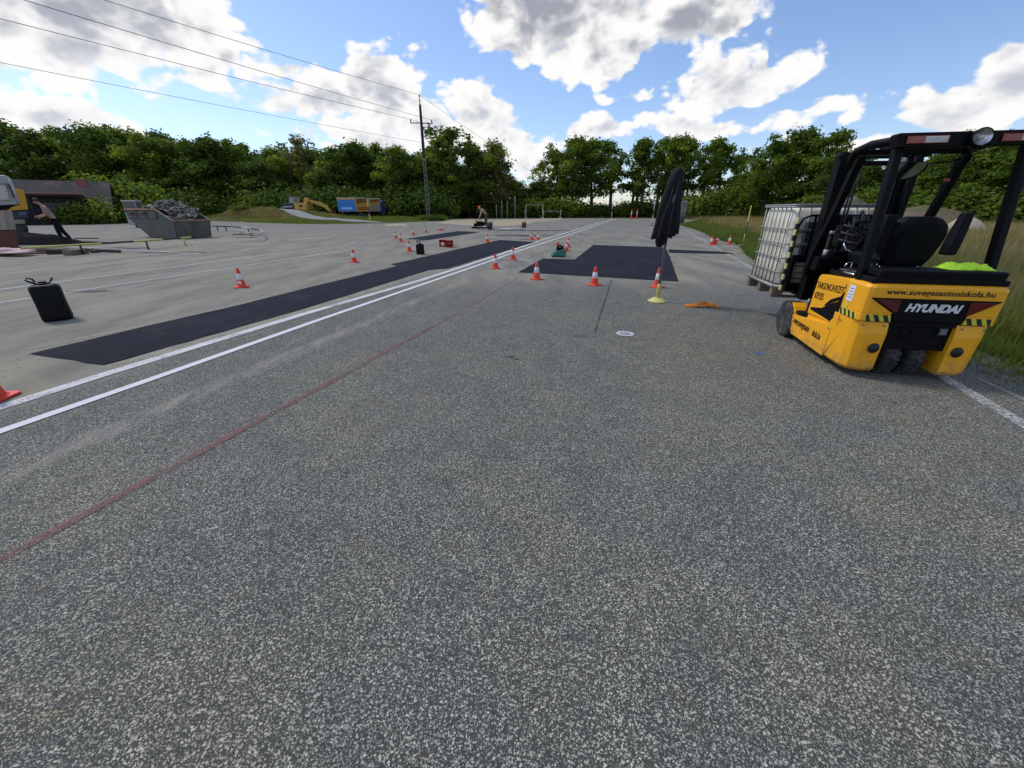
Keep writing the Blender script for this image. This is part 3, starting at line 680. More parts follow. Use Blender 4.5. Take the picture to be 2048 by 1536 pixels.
# ------------------------------------------------------------------ trees
def leaf_mesh(name, clumps, per, size, mats, seed, flat=.7):
    r = np.random.default_rng(seed); V = []; MI = []
    for (c, rad, mi) in clumps:
        k = int(per*(rad[0]*rad[1]*rad[2])**(1/1.5)/1.0)+30
        u = r.normal(size=(k, 3)); u /= np.linalg.norm(u, axis=1)[:, None]; rr = r.random(k)**.6*1.22
        p = u*rr[:, None]*np.array(rad)*(1+.30*np.abs(r.normal(size=(k, 1))))+np.array(c)
        nn = u+r.normal(size=(k, 3))*.75+np.array([0, 0, .35]); nn /= np.linalg.norm(nn, axis=1)[:, None]
        t = np.cross(nn, r.normal(size=(k, 3))); t /= np.linalg.norm(t, axis=1)[:, None]; b = np.cross(nn, t)
        s_ = size*r.uniform(.5, 1.3, (k, 1)); w_ = s_*r.uniform(.45, .85, (k, 1))
        q = np.stack([p-t*s_, p-b*w_*.9+nn*s_*.12, p+t*s_, p+b*w_*.9-nn*s_*.1], 1)
        V.append(q); MI.append(np.full(k, mi))
    V = np.concatenate(V); MI = np.concatenate(MI); n_ = len(V)
    me = bpy.data.meshes.new(name); me.vertices.add(n_*4); me.vertices.foreach_set('co', V.ravel())
    me.loops.add(n_*4); me.loops.foreach_set('vertex_index', np.arange(n_*4)); me.polygons.add(n_); me.polygons.foreach_set('loop_start', np.arange(n_)*4)
    me.polygons.foreach_set('material_index', MI.astype(np.int32)); me.update(calc_edges=True)
    for m in mats: me.materials.append(m)
    return me
def make_tree(name, seed, H_=12., spread=3.6, clear=.28, nb=16, per=300, size=.19, lm=('leaf', 'leaf_dark', 'leaf_light'), bark='bark', trunks=1, clump=1.25, droop=.0, top=.62):
    r = random.Random(seed); root = empty(name)
    tm = MB(); clumps = []
    for tk in range(trunks):
        bx, by = (0, 0) if trunks == 1 else (r.uniform(-.9, .9), r.uniform(-.6, .6))
        lean = Vector((r.uniform(-.06, .06), r.uniform(-.06, .06), 1)); hh = H_*r.uniform(.84, .94); pts = []; rs = []
        rad0 = .022*H_/(trunks**.4)
        for i in range(8):
            t = i/7; p = Vector((bx, by, -.4))+lean*(hh*t)+Vector((math.sin(t*5+seed)*.22, math.cos(t*4+seed)*.22, 0))*t
            pts.append(p); rs.append(rad0*(1-t)**.8+.025)
        tm.tube(pts, rs, 7)
        clumps.append((tuple(pts[-1]), (clump*.8, clump*.8, clump*.8), r.choice((0, 2))))
        for b in range(nb//trunks):
            t = clear+(1-clear)*((b+r.random())/(nb//trunks)); i = min(6, int(t*7)); p0 = pts[i].lerp(pts[i+1], t*7-i)
            az_ = b*2.399+r.uniform(-.5, .5); env = math.sin(math.pi*min(1, max(.12, (t-clear*.7)/(1.02-clear*.7)))**.8)**.6
            L = spread*env*r.uniform(.6, 1.12)
            dz = L*(r.uniform(.15, .6)-droop); e = p0+Vector((math.cos(az_)*L, math.sin(az_)*L, dz)); mid = p0.lerp(e, .5)+Vector((0, 0, -.08*L))
            rb = rad0*.36*(1-t)+.03
            tm.tube([p0, mid, e], [rb, rb*.6, .015], 5, cap=False)
            for j in range(5):
                q = p0.lerp(e, .3+.18*j)+Vector((r.uniform(-.7, .7), r.uniform(-.7, .7), r.uniform(-.5, .9)))
                s_ = clump*r.uniform(.34, .72)
                clumps.append((tuple(q), (s_, s_, s_*r.uniform(.7, 1.1)), 2 if (r.random() < .22) else (1 if r.random() < .4 else 0)))
                if j == 1:
                    e2 = q+Vector((r.uniform(-1, 1), r.uniform(-1, 1), r.uniform(.2, 1.)))*clump*.7; tm.tube([mid, e2], [rb*.4, .01], 4, cap=False)
    tm.build('trunk', M[bark], root, weld=False)
    me = leaf_mesh('crown', clumps, per, size, [M[k] for k in lm], seed)
    c = bpy.data.objects.new('crown', me); C.objects.link(c); c.parent = root
    root['h'] = H_
    return root
def make_bush(name, seed, H_=3., spread=2., per=330, size=.16, lm=('leaf', 'leaf_dark', 'leaf_light'), n_c=14):
    r = random.Random(seed); root = empty(name); tm = MB(); clumps = []
    for k in range(n_c):
        a = k*2.4; rr = spread*math.sqrt(r.random())*.8; z = H_*r.uniform(.15, .85)*(1-.35*rr/spread)
        p = Vector((math.cos(a)*rr, math.sin(a)*rr, z)); s_ = H_*r.uniform(.17, .30)
        clumps.append((tuple(p), (s_*1.15, s_*1.15, s_), r.choice((0, 0, 1, 2)))); tm.tube([(p.x*.15, p.y*.15, -.2), (p.x*.5, p.y*.5, z*.5), tuple(p)], [.05, .03, .01], 5, cap=False)
    tm.build('stem', M['bark'], root, weld=False)
    me = leaf_mesh('foliage', clumps, per, size, [M[k] for k in lm], seed); c = bpy.data.objects.new('foliage', me); C.objects.link(c); c.parent = root
    root['h'] = H_; return root
T_ = {}
T_['a'] = [make_tree('broadleaf_tree', 11, 12, 3.6, .22, 19, per=240), make_tree('broadleaf_tree', 12, 12, 3.3, .3, 17, per=240), make_tree('broadleaf_tree', 13, 12, 4.2, .25, 20, per=240, clump=1.3)]
T_['dark'] = [make_tree('broadleaf_tree', 21, 11, 3.4, .12, 22, per=330, lm=('leaf_dark', 'leaf_dark', 'leaf')), make_tree('broadleaf_tree', 22, 11, 3.8, .1, 24, per=330, lm=('leaf_dark', 'leaf', 'leaf')), make_tree('broadleaf_tree', 23, 11, 3.1, .1, 22, per=330, lm=('leaf_dark', 'leaf_dark', 'leaf_light'))]
T_['thin'] = [make_tree('slender_tree', 31, 13, 2.5, .35, 14, per=150, clump=.95, trunks=2), make_tree('slender_tree', 32, 13, 2.8, .38, 15, per=140, clump=.95), make_tree('slender_tree', 33, 13, 2.4, .3, 15, per=130, clump=.9, bark='bark_pale')]
T_['open'] = [make_tree('broadleaf_tree', 14, 12, 3.7, .30, 17, per=170, clump=.95), make_tree('broadleaf_tree', 15, 12, 3.3, .34, 15, per=150, clump=.9), make_tree('broadleaf_tree', 16, 13, 3.6, .3, 17, per=155, clump=.9, trunks=2)]
T_['bare'] = [make_tree('sparse_tree', 41, 13, 3.2, .3, 22, per=26, clump=.8, lm=('leaf_brown', 'leaf_brown', 'leaf'), bark='bark_pale')]
T_['blossom'] = [make_tree('blossoming_tree', 51, 12, 3., .2, 20, per=230, lm=('leaf_brown', 'leaf', 'leaf_light'))]
T_['bush'] = [make_bush('bush', 61, 3.5, 2.3), make_bush('bush', 62, 3.5, 2.6, lm=('leaf_dark', 'leaf_dark', 'leaf')), make_bush('bush', 63, 3.2, 2.2)]
T_['lightbush'] = [make_bush('bush', 71, 4.5, 1.9, lm=('leaf_light', 'leaf', 'leaf_light'), n_c=16), make_bush('bush', 72, 3., 1.8, lm=('leaf_light', 'leaf_light', 'leaf'))]
T_used = set(); tr_rnd = random.Random(5)
def plant(kind, px, d, ytop, label, group=None, cat='tree', wid=1., var=None, ybase=None):
    lst = T_[kind]; src = lst[var if var is not None else tr_rnd.randrange(len(lst))]
    p = D(px, ytop, d); zb = float(terrain(p.x, p.y)); hgt = p.z-zb; s_ = hgt/src['h']
    if src.name in T_used: o = copy_tree(src)
    else: o = src; T_used.add(src.name)
    o.location = (p.x, p.y, zb); o.rotation_euler = (0, 0, tr_rnd.uniform(0, 6.28)); sw = s_*wid*tr_rnd.uniform(.95, 1.12); o.scale = (sw, sw, s_*.98)
    return tag(o, label, cat, group)
GL = 'trees of the wood along the left side'; GR = 'trees of the row at the far end of the lot'; GF = 'trees behind the right field'
# left wood: two ranks
prof = [(-60, 238), (-10, 238), (35, 262), (80, 268), (120, 262), (165, 248), (205, 240), (240, 262), (285, 272), (325, 268), (365, 270), (400, 272), (440, 284), (470, 280), (505, 322), (545, 315), (615, 300), (655, 290), (700, 286), (740, 292), (780, 276), (815, 300)]
for i, (px, yt) in enumerate(prof):
    w = 'shed' if px < 230 else ('skip' if px < 440 else ('mound' if px < 560 else 'box truck'))
    plant(('dark', 'a', 'dark', 'open', 'dark', 'a', 'thin')[i % 7], px, 78+5*math.sin(i*2.1), yt-6, 'dense dark tree in the front rank of the wood behind the '+w, GL+' behind the '+w, wid=1.2)
for i, px in enumerate(range(-90, 840, 44)):
    w = 'shed' if px < 230 else ('skip' if px < 440 else ('mound' if px < 560 else 'box truck'))
    plant('dark' if i % 2 else 'a', px+15, 92, 305+16*math.sin(i*1.7), 'dark tree half hidden in the back rank behind the '+w, 'back rank trees behind the '+w, wid=1.5)
for i, px in enumerate(range(150, 860, 30)):
    w = 'skip' if px < 440 else ('mound' if px < 560 else 'box truck')
    plant('bush', px, 73+2*math.sin(i*3.), 372+16*math.sin(i*1.3), 'dark bush at the foot of the wood behind the '+w, 'bushes at the wood edge behind the '+w, 'bush', wid=1.2)
plant('bare', 592, 80, 248, 'half bare brownish tree standing above the wood', var=0, wid=1.15)
plant('bare', 560, 82, 300, 'low half bare tree left of the tall brownish one', var=0, wid=1.1)
plant('blossom', 640, 76, 310, 'brownish tree right above the digger', var=0, wid=1.2)
plant('lightbush', 212, 55, 340, 'tall light green bush at the end of the shed roof', cat='bush', var=0)
plant('lightbush', 265, 56, 360, 'round light green bush right of the shed', cat='bush', var=1)
plant('lightbush', 160, 49, 388, 'light green bush in front of the shed wall', cat='bush', var=1, wid=1.3)
plant('lightbush', 128, 49, 392, 'white flowering bush behind the bent worker', cat='bush', var=1)
plant('bush', 190, 53, 366, 'tall dark green bush at the right end of the shed', cat='bush', var=1, wid=.9)
plant('bush', 143, 48.5, 398, 'dark bush hugging the shed front', cat='bush', var=1, wid=1.2)
plant('bush', 480, 60.5, 407, 'low weed clump on the mound', cat='bush', var=0, wid=2.)
# trees by the utility pole
plant('open', 900, 80, 238, 'tall open tree right beside the utility pole', var=0, wid=1.1)
plant('a', 850, 78, 305, 'lower tree just behind the utility pole', var=1, wid=1.2)
plant('a', 860, 84, 285, 'crown showing left of the tall open tree', var=2, wid=1.1)
plant('blossom', 985, 82, 268, 'tree with pale blossom above the bent worker', var=0, wid=1.1)
plant('a', 945, 84, 285, 'tree between the tall open one and the blossoming one', var=1, wid=1.2)
plant('dark', 935, 80, 330, 'dark lower tree behind the left hurdle poles', var=0, wid=1.4)
plant('dark', 1025, 86, 350, 'dark lower tree behind the marking poles', var=1, wid=1.4)
plant('dark', 1065, 88, 362, 'low dark tree left of the sky gap', var=2, wid=1.5)
plant('dark', 890, 78, 345, 'dark low tree at the foot of the utility pole', var=2, wid=1.5)
for i, px in enumerate(range(880, 1130, 26)):
    plant('bush', px, 85+math.sin(i), 392+6*math.sin(i*1.9), 'dark hedge bush behind the marking poles', 'hedge bushes behind the marking poles', 'bush', wid=1.5)
# row at the far end
far = [(1115, 290, 'open', 0), (1150, 268, 'a', 2), (1195, 262, 'open', 0), (1235, 272, 'open', 1), (1275, 268, 'thin', 0), (1300, 262, 'thin', 2), (1335, 262, 'open', 2), (1362, 256, 'open', 0), (1395, 268, 'thin', 0), (1425, 268, 'open', 1), (1462, 275, 'open', 0), (1492, 300, 'thin', 2)]
names = ['leftmost tree of the far row, next to the sky gap', 'broad tree second from the left in the far row', 'broad tree third in the far row', 'tree fourth in the far row', 'slender tree right of the broad ones in the far row', 'pale slender tree in the middle of the far row', 'slender tree left of the hanging coat', 'tall tree right behind the hanging coat', 'slender tree just right of the hanging coat', 'bushy tree right of the hanging coat', 'bushy tree at the right end of the far row', 'pale thin tree at the right end of the far row']
for (px, yt, k, v), nm in zip(far, names): plant(k, px, 88+3*math.sin(px), yt, nm, GR, var=v, wid=1.1)
for i, px in enumerate(range(1105, 1520, 30)):
    plant('bush', px, 88+math.sin(i*2), 402+8*math.sin(i*1.9), 'dark undergrowth bush beneath the far row', 'undergrowth bushes beneath the far row', 'bush', wid=1.5)
# behind the field on the right
rt = [(1525, 320, 'a', 2, 70), (1560, 268, 'open', 0, 66), (1615, 250, 'a', 2, 64), (1665, 252, 'open', 1, 62), (1700, 300, 'dark', 0, 58), (1745, 318, 'dark', 1, 55), (1790, 330, 'a', 0, 54), (1840, 320, 'dark', 2, 52), (1885, 300, 'a', 2, 50), (1935, 285, 'dark', 1, 48), (1955, 245, 'thin', 2, 50), (1990, 290, 'a', 1, 46), (2040, 262, 'a', 0, 44), (2100, 265, 'dark', 1, 42), (2180, 260, 'a', 2, 40), (1500, 345, 'dark', 1, 76)]
rl = ['tree left of the tall group behind the tank', 'left tree of the tall group behind the tank', 'tallest tree above the raised tank', 'tall tree just left of the forklift mast', 'dark tree behind the forklift mast', 'dark tree seen between mast and rear post', 'tree seen through the left of the cab', 'dark tree behind the cab mirror', 'leafy tree behind the driver seat', 'dark tree right of the cab mirror', 'thin tree rising above the cab roof', 'tree behind the front right post', 'tree at the right picture edge above the roof', 'tree just past the right picture edge', 'far right tree outside the cab', 'low dark tree beyond the striped pole']
for (px, yt, k, v, d), nm in zip(rt, rl): plant(k, px, d, yt, nm, GF, var=v, wid=1.25 if k != 'thin' else .9)
for i, px in enumerate(range(1385, 2160, 32)):
    d = np.interp(px, [1370, 1530, 1700, 2150], [84, 74, 56, 40])
    plant('bush', px, float(d)-2, 384+9*math.sin(i*2.3)-(px-1400)*.03, 'dark bush along the back of the right field', 'bushes along the back of the right field', 'bush', wid=1.5)

# ------------------------------------------------------------------ the forklift (local x right, y forward, rear face at y = 0)
FX, FY, FR = 3.85, 3.64, math.radians(-11.)
fk = empty('forklift', (FX, FY, 0), FR, 'yellow and black electric forklift seen from behind, carrying the caged tank', 'forklift')
B = .008
def rect(x0, x1, y0, y1): return [(x0, y0), (x1, y0), (x1, y1), (x0, y1)]
# rear body: lower halves either side of the steering wheels
for sg in (-1, 1):
    def ring(z, out=.55, inn=.272, y0=0., y1=.42, ch=.06):
        pts = [(inn, y0), (out-ch, y0), (out-ch*.35, y0+ch*.28), (out, y0+ch), (out, y1), (inn, y1)]
        pts = [(sg*a, b, z) for a, b in pts]
        return pts if sg > 0 else pts[::-1]
    mb = MB(); mb.loft([ring(.065, .50, .275, .035, ch=.10), ring(.10, .535, .273, .01, ch=.10), ring(.45, .545, .272, 0., ch=.09), ring(.52, .548, .272, .012, ch=.08), ring(.565, .548, .272, .028, ch=.06)])
    o = mb.build('counterweight', M['yellow'], fk, .007)
    h = MB(); h.lathe([(.056, 0), (.056, .006), (.049, .006), (.045, -.0)], 28, (sg*.345, -.0045, .312), 'y'); h.build('tie_down_hole', M['yellow'], fk)
    h = MB(); h.lathe([(.0001, 0), (.050, 0), (.050, .003)], 28, (sg*.345, -.0085, .312), 'y', cap=False); h.lathe([(.0001, 0), (.016, 0)], 12, (sg*.35, -.011, .312), 'y', cap=False); h.build('hole_plug', M['tape_black'], fk)
# upper rear body with the sloped lamp panel set into it
mb = MB()
def uring(z, e=.555, y0=0., ch=.05, y1=.34):
    return [(-e+ch, y0, z), (e-ch, y0, z), (e-ch*.3, y0+ch*.3, z), (e, y0+ch, z), (e, y1, z), (-e, y1, z), (-e, y0+ch, z), (-e+ch*.3, y0+ch*.3, z)]
mb.loft([uring(.645), uring(.80), uring(.885), uring(.912, .545, .012, .06), uring(.922, .52, .035, .06)])
# side wedges that reach down beside the panel
for sg in (-1, 1):
    a = [(sg*.30, 0), (sg*.505, 0), (sg*.54, .015), (sg*.555, .05), (sg*.555, .34), (sg*.30, .34)]
    if sg < 0: a = a[::-1]
    mb.loft([[(x, y+.0, .572) for x, y in a], [(x, y, .6455) for x, y in a]])
mb.build('rear_cover', M['yellow'], fk, .006)
# black panel (trapezoid) and lenses
mb = MB(); tp = [(-.515, .795), (-.29, .652), (-.275, .585), (.275, .585), (.29, .652), (.515, .795)]
mb.prism(tp, -.012, .02, 'y'); pan = mb.build('lamp_panel', M['black'], fk, .006)
for sg in (-1, 1):
    mb = MB(); mb.prism([(sg*.475, .781), (sg*.29, .668), (sg*.272, .668), (sg*.272, .781)], -.022, -.011, 'y'); mb.build('tail_lamp', M['dark_red'], pan, .003)
text('maker_lettering', 'HYUNDAI', .098, M['white_letter'], fk, Matrix.Translation((0.0, -.0135, .712)) @ Matrix.Rotation(math.pi/2, 4, 'X'), shear=.28, sx=.98, off=.0045, spacing=.98)
text('rear_lettering', 'www.suvegesautosiskola.hu', .068, M['black_letter'], fk, Matrix.Translation((.02, -.0015, .850)) @ Matrix.Rotation(math.pi/2, 4, 'X'), sx=1.04, off=.0013, spacing=1.06)
# deck over the rear cover
mb = MB(); mb.box((0, .19, .945), (1.06, .33, .05)); mb.box((0, .05, 1.0), (.98, .05, .085), (.18, 0, 0)); mb.box((0, .20, 1.01), (.98, .28, .06))
mb.build('rear_deck', M['black_plastic'], fk, .012)
# hazard tape both sides
for sg in (-1, 1):
    mb = MB(); z0, z1 = .574, .634; k = 0; y = -.0018
    x = .285
    mb.add([(sg*.285, y, z0), (sg*.505, y, z0), (sg*.505, y, z1), (sg*.300, y, z1)], [(0, 1, 2, 3) if sg > 0 else (3, 2, 1, 0)], 0)
    for i in range(3):
        a = .297+.078*i; w = .040
        if a+w > .50: continue
        sl = -.035 if sg < 0 else .035
        q = [(a, z0), (a+w, z0), (a+w+.030, z1), (a+.030, z1)] if sg < 0 else [(a+.03, z0), (a+w+.03, z0), (a+w, z1), (a, z1)]
        q = [(max(.287, min(.503, u)), v) for u, v in q]
        mb.add([(sg*u, y-.0012, v) for u, v in q], [(0, 1, 2, 3) if sg > 0 else (3, 2, 1, 0)], 1)
    xs = sg*.5568
    mb.add([(xs, .05, z0), (xs, .335, z0), (xs, .335, z1), (xs, .05, z1)], [(0, 1, 2, 3) if sg > 0 else (3, 2, 1, 0)], 0)
    for i in range(4):
        a = .06+.072*i; w = .036; q = [(a, z0), (a+w, z0), (min(.335, a+w+.03), z1), (min(.335, a+.03), z1)]
        mb.add([(xs+sg*.0012, u, v) for u, v in q], [(0, 1, 2, 3) if sg > 0 else (3, 2, 1, 0)], 1)
    mb.build('hazard_tape', [M['tape_yellow'], M['tape_black']], fk)
# side skirt
for sg in (-1, 1):
    poly = [(.415, .075), (1.20, .105), (1.285, .15), (1.31, .325), (.47, .420), (.425, .44)]
    poly = [(.415, .075), (1.21, .10), (1.29, .30), (1.29, .325), (.49, .418), (.36, .572), (.18, .572), (.18, .45)]
    mb = MB(); mb.prism(poly, sg*.47, sg*.545, 'x'); mb.build('side_skirt', M['yellow'], fk, .008)
    mb = MB(); mb.box((sg*.5455, .40, .24), (.002, .004, .30), (.03, 0, 0)); mb.build('panel_seam', M['brown_letter'], fk)
    # battery side panel above
    mb = MB(); mb.prism([(1.0, .415), (.97, .845), (.93, .872), (.345, .905), (.345, .60), (.50, .425)], sg*.44, sg*.525, 'x'); sp = mb.build('side_panel', M['yellow'], fk, .008)
    mb = MB(); mb.prism([(.985, .405), (.985, .34), (.50, .40), (.495, .425)], sg*.44, sg*.515, 'x'); mb.build('sill', M['yellow'], fk, .005)
    # black flash with louvres
    mb = MB(); mb.prism([(.95, .470), (.95, .495), (.72, .535), (.62, .60), (.35, .70), (.35, .60), (.40, .50), (.46, .44)], sg*.5252, sg*.5275, 'x'); mb.prism([(.70, .57), (.60, .655), (.40, .735), (.36, .74), (.36, .71), (.60, .61), (.66, .578)], sg*.5252, sg*.5275, 'x'); mb.build('black_flash', M['black'], sp)
    mb = MB(); mb.prism([(.50, .43), (.43, .425), (.355, .57), (.355, .80), (.42, .74)], sg*.526, sg*.534, 'x')
    for i in range(7): mb.box((sg*.536, .405-.004*i+.03*(i < 3), .46+.037*i), (.012, .085, .010), (.25*sg, 0, 0))
    mb.build('louvre', M['black_plastic'], fk)
    mb = MB(); mb.prism([(1.0, .33), (1.0, .86), (1.06, .60), (1.10, .42), (1.27, .33)], sg*.30, sg*.50, 'x'); mb.box((sg*.42, 1.14, .36), (.22, .28, .03), (.08, 0, 0)); mb.prism([(1.0, .36), (1.0, .60), (1.10, .60), (1.16, .50), (1.16, .37)], sg*.34, sg*.47, 'x')
    mb.build('step', M['black_plastic'], fk, .01)
# lettering on the left side: text plane normal -x, reading from front (y large) to rear
SIDE = Matrix(((0, 0, -1, 0), (-1, 0, 0, 0), (0, 1, 0, 0), (0, 0, 0, 1)))
def side(y, z, x, tilt): return Matrix.Translation((x, y, z)) @ SIDE @ Matrix.Rotation(tilt, 4, 'Z')
text('side_lettering', 'TARGONCAVEZETŐ', .100, M['brown_letter'], fk, side(.665, .765, -.5268, math.radians(3.)), sx=.62, off=.0004)
text('side_lettering', 'KÉPZÉS', .100, M['brown_letter'], fk, side(.845, .640, -.5268, math.radians(1.)), sx=.58, off=.0004)
text('skirt_lettering', 'www.suvegesauto', .115, M['brown_letter'], fk, side(1.005, .268, -.5468, math.radians(-2.)), sx=.50, off=.0006)
text('skirt_lettering', 'skola.hu', .115, M['brown_letter'], fk, side(.625, .250, -.5468, math.radians(-2.)), sx=.50, off=.0006)
mb = MB(); mb.box((-.5575, .235, .79), (.002, .10, .15)); st = mb.build('white_sticker', M['white_sticker'], fk)
mb = MB()
for i in range(4): mb.box((-.559, .235, .835-.028*i), (.001, .075, .008))
mb.build('sticker_print', M['sticker_text'], st)
mb = MB(); mb.box((-.5575, .255, .675), (.002, .065, .07)); mb.build('yellow_sticker', M['tape_yellow'], fk)
# chassis core and recess behind
mb = MB(); mb.box((0, .72, .36), (.90, .62, .46)); mb.box((0, .30, .50), (.54, .42, .14)); mb.box((0, .12, .555), (.54, .20, .04)); mb.box((0, .44, .25), (.54, .06, .34)); mb.box((0, 1.2, .32), (.62, .4, .22))
mb.build('chassis', M['black'], fk)
mb = MB(); mb.prism([(-.272, .30), (-.272, .575), (.272, .575), (.272, .30)], .05, .09, 'y')
mb.build('rear_plate', M['black'], fk, .006)
mb = MB(); mb.tube([(-.13, .035, .525), (.15, .035, .525), (.165, .035, .50), (.15, .035, .43), (.13, .035, .415), (-.11, .035, .415), (-.13, .035, .435), (-.14, .035, .50), (-.13, .035, .525)], .006, 6); mb.box((0.0, .045, .468), (.10, .02, .03)); mb.build('tow_bracket', M['black_plastic'], fk)
mb = MB(); mb.lathe([(.012, 0), (.010, -.012)], 10, (0.03, .05, .465), 'y'); mb.build('tow_pin', M['steel'], fk)
mb = MB(); mb.box((.20, .046, .49), (.07, .006, .06)); mb.build('type_plate', M['pole_grey'], fk)
for sg in (-1, 1):
    for (y_, z_) in ((.44, .14), (.44, .38), (1.18, .28), (1.18, .14)): mb = MB(); mb.lathe([(.010, sg*.0), (.010, sg*.004), (.007, sg*.006), (.0001, sg*.006)], 6, (sg*.5455, y_, z_), 'x', cap=False); mb.build('bolt', M['pole_grey'], fk)
    for (x_, z_) in ((.315, .53), (.49, .53), (.315, .10)): mb = MB(); mb.lathe([(.009, 0), (.009, -.004), (.0001, -.006)], 6, (sg*x_, .012, z_), 'y', cap=False); mb.build('bolt', M['pole_grey'], fk)
    mb = MB(); mb.box((sg*.38, .022, .567), (.22, .004, .006)); mb.build('panel_gap', M['tape_black'], fk)
mb = MB(); mb.box((-.5575, .30, .50), (.002, .005, .10)); mb.box((-.5575, .27, .51), (.002, .05, .004)); mb.build('scratch', M['brown_letter'], fk)
mb = MB(); mb.tube([(-.20, .30, .94), (-.31, .33, .985), (-.40, .36, .985), (-.44, .50, .96), (-.42, .8, .95)], .010, 7); mb.build('battery_cable', M['rubber'], fk)
mb = MB(); mb.tube([(-.475, .43, 2.02), (-.462, .40, 1.7), (-.475, .30, 1.3), (-.485, .27, .98)], .006, 6); mb.build('lamp_cable', M['rubber'], fk)
# wheels
def wheel(name, x, y, r, w, parent, rim=True, tread=True, nb=26, out=-1):
    mb = MB(); mb.lathe([(r*.56, -w/2), (r*.62, -w/2), (r*.92, -w*.5), (r, -w*.36), (r, w*.36), (r*.92, w*.5), (r*.62, w/2), (r*.56, w/2)], 44, (0, 0, 0), 'x')
    if tread:
        for i in range(nb):
            a = 2*math.pi*i/nb
            for sg in (-1, 1):
                a2 = a+(math.pi/nb if sg > 0 else 0); rm = Matrix.Rotation(a2, 3, 'X')
                c = rm @ Vector((sg*w*.27, 0, r+.002)); mb.box(c, (w*.42, 2*math.pi*r/nb*.62, .018), rm)
    o = mb.build(name, M['rubber'], parent, .004, loc=(x, y, r+.006))
    if rim:
        mb = MB(); mb.lathe([(.0001, out*(w*.28)), (r*.18, out*(w*.30)), (r*.2, out*w*.22), (r*.42, out*w*.16), (r*.50, out*w*.42), (r*.57, out*w*.50), (r*.57, -out*w*.3)], 30, (0, 0, 0), 'x', cap=False)
        for i in range(5):
            a = 2*math.pi*i/5; mb.lathe([(.012, out*(w*.20)), (.010, out*(w*.30))], 8, (0, math.cos(a)*r*.31, math.sin(a)*r*.31), 'x')
        mb.build('rim', M['pole_grey'], o)
    return o
wheel('rear_wheel', -.115+.0, .245, .19, .135, fk, nb=22); wheel('rear_wheel', .095, .245, .19, .135, fk, nb=22, out=1)
mb = MB(); mb.tube([(-.05, .245, .19), (.03, .245, .19)], .05, 12); mb.box((0, .245, .37), (.16, .16, .12)); mb.build('steering_axle', M['black'], fk)
wheel('front_wheel', -.475, 1.465, .222, .15, fk, nb=30); wheel('front_wheel', .475, 1.465, .222, .15, fk, nb=30, out=1)
for sg in (-1, 1):
    mb = MB(); pts = []
    prof = []
    for k in range(6):
        a = math.radians(200-k*17); prof.append((1.465-math.cos(a)*-1*.262*1., .228+math.sin(a)*.262))
    inner = [(1.465+(p[0]-1.465)*.93, .228+(p[1]-.228)*.93) for p in prof][::-1]
    mb.loft([[(sg*.40, y, z) for y, z in prof+inner], [(sg*.548, y, z) for y, z in prof+inner]] if sg < 0 else [[(sg*.548, y, z) for y, z in prof+inner], [(sg*.40, y, z) for y, z in prof+inner]])
    o = mb.build('fender', M['yellow'], fk, .004)
# battery hood, floor, dash
mb = MB(); mb.box((0, .64, .905), (.90, .62, .05)); mb.box((0, .62, .94), (.70, .48, .05)); mb.box((0, 1.14, .37), (.66, .34, .03)); mb.build('hood', M['black_plastic'], fk, .012)
mb = MB(); mb.tube([(-.42, .93, .925), (-.45, .40, .94)], .010, 6); mb.tube([(-.36, .93, .93), (-.40, .40, .945)], .007, 6); mb.build('hood_rail', M['chrome'], fk)
mb = MB(); mb.prism([(1.30, .35), (1.42, .38), (1.40, 1.02), (1.30, 1.10), (1.18, 1.10), (1.22, .98), (1.30, .90)], -.34, .40, 'x'); mb.box((.08, 1.24, 1.12), (.5, .14, .07), (.25, 0, 0)); mb.build('dashboard', M['black_plastic'], fk, .015)
mb = MB(); mb.prism([(1.38, .90), (1.45, .96), (1.45, .80), (1.36, .76)], -.48, .48, 'x'); mb.box((-.30, 1.30, .955), (.36, .20, .16), (.1, 0, 0)); mb.build('front_cowl', M['black'], fk, .01)
mb = MB(); mb.tube([(-.10, 1.30, 1.05), (-.10, 1.10, 1.30)], [.045, .028], 10); mb.tube([(-.10, 1.11, 1.28), (-.02, 1.10, 1.30), (.05, 1.10, 1.34)], .008, 6); mb.tube([(-.10, 1.11, 1.27), (-.20, 1.08, 1.30), (-.25, 1.07, 1.33)], .008, 6); mb.build('steering_column', M['black_plastic'], fk)
sw = MB(); rm = Matrix.Rotation(math.radians(35), 3, 'X'); cc = Vector((-.10, 1.06, 1.33)); pts = [cc+rm @ Vector((math.cos(a)*.165, math.sin(a)*.165, 0)) for a in [2*math.pi*i/28 for i in range(29)]]
sw.tube(pts, .013, 8, cap=False)
for a in (.5, 2.6, 4.7): sw.tube([cc, cc+rm @ Vector((math.cos(a)*.16, math.sin(a)*.16, 0))], .011, 6)
sw.lathe([(.03, -.01), (.045, 0), (.03, .012)], 14, cc); sw.tube([cc+rm @ Vector((-.13, .09, .0)), cc+rm @ Vector((-.13, .09, .06))], .020, 10); sw.build('steering_wheel', M['vinyl'], fk)
mb = MB()
for i in range(4): mb.tube([(.16+.06*i, 1.18, 1.13), (.16+.06*i, 1.13, 1.27)], [.006, .006], 6); mb.blob((.16+.06*i, 1.125, 1.285), (.016, .016, .022), sub=1, amp=0)
mb.build('hydraulic_lever', M['black_plastic'], fk)
mb = MB()
for i in range(7):
    x = -.17+.035*i; zt = 1.46-.05*abs(i-3)*.6+.03*(i % 2)
    mb.tube([(x, 1.36, 1.0), (x-.02, 1.33, 1.25), (x-.01, 1.36, zt), (x+.015, 1.44, zt+.04), (x+.02, 1.5, zt-.16), (x+.02, 1.5, 1.1)], .014, 7)
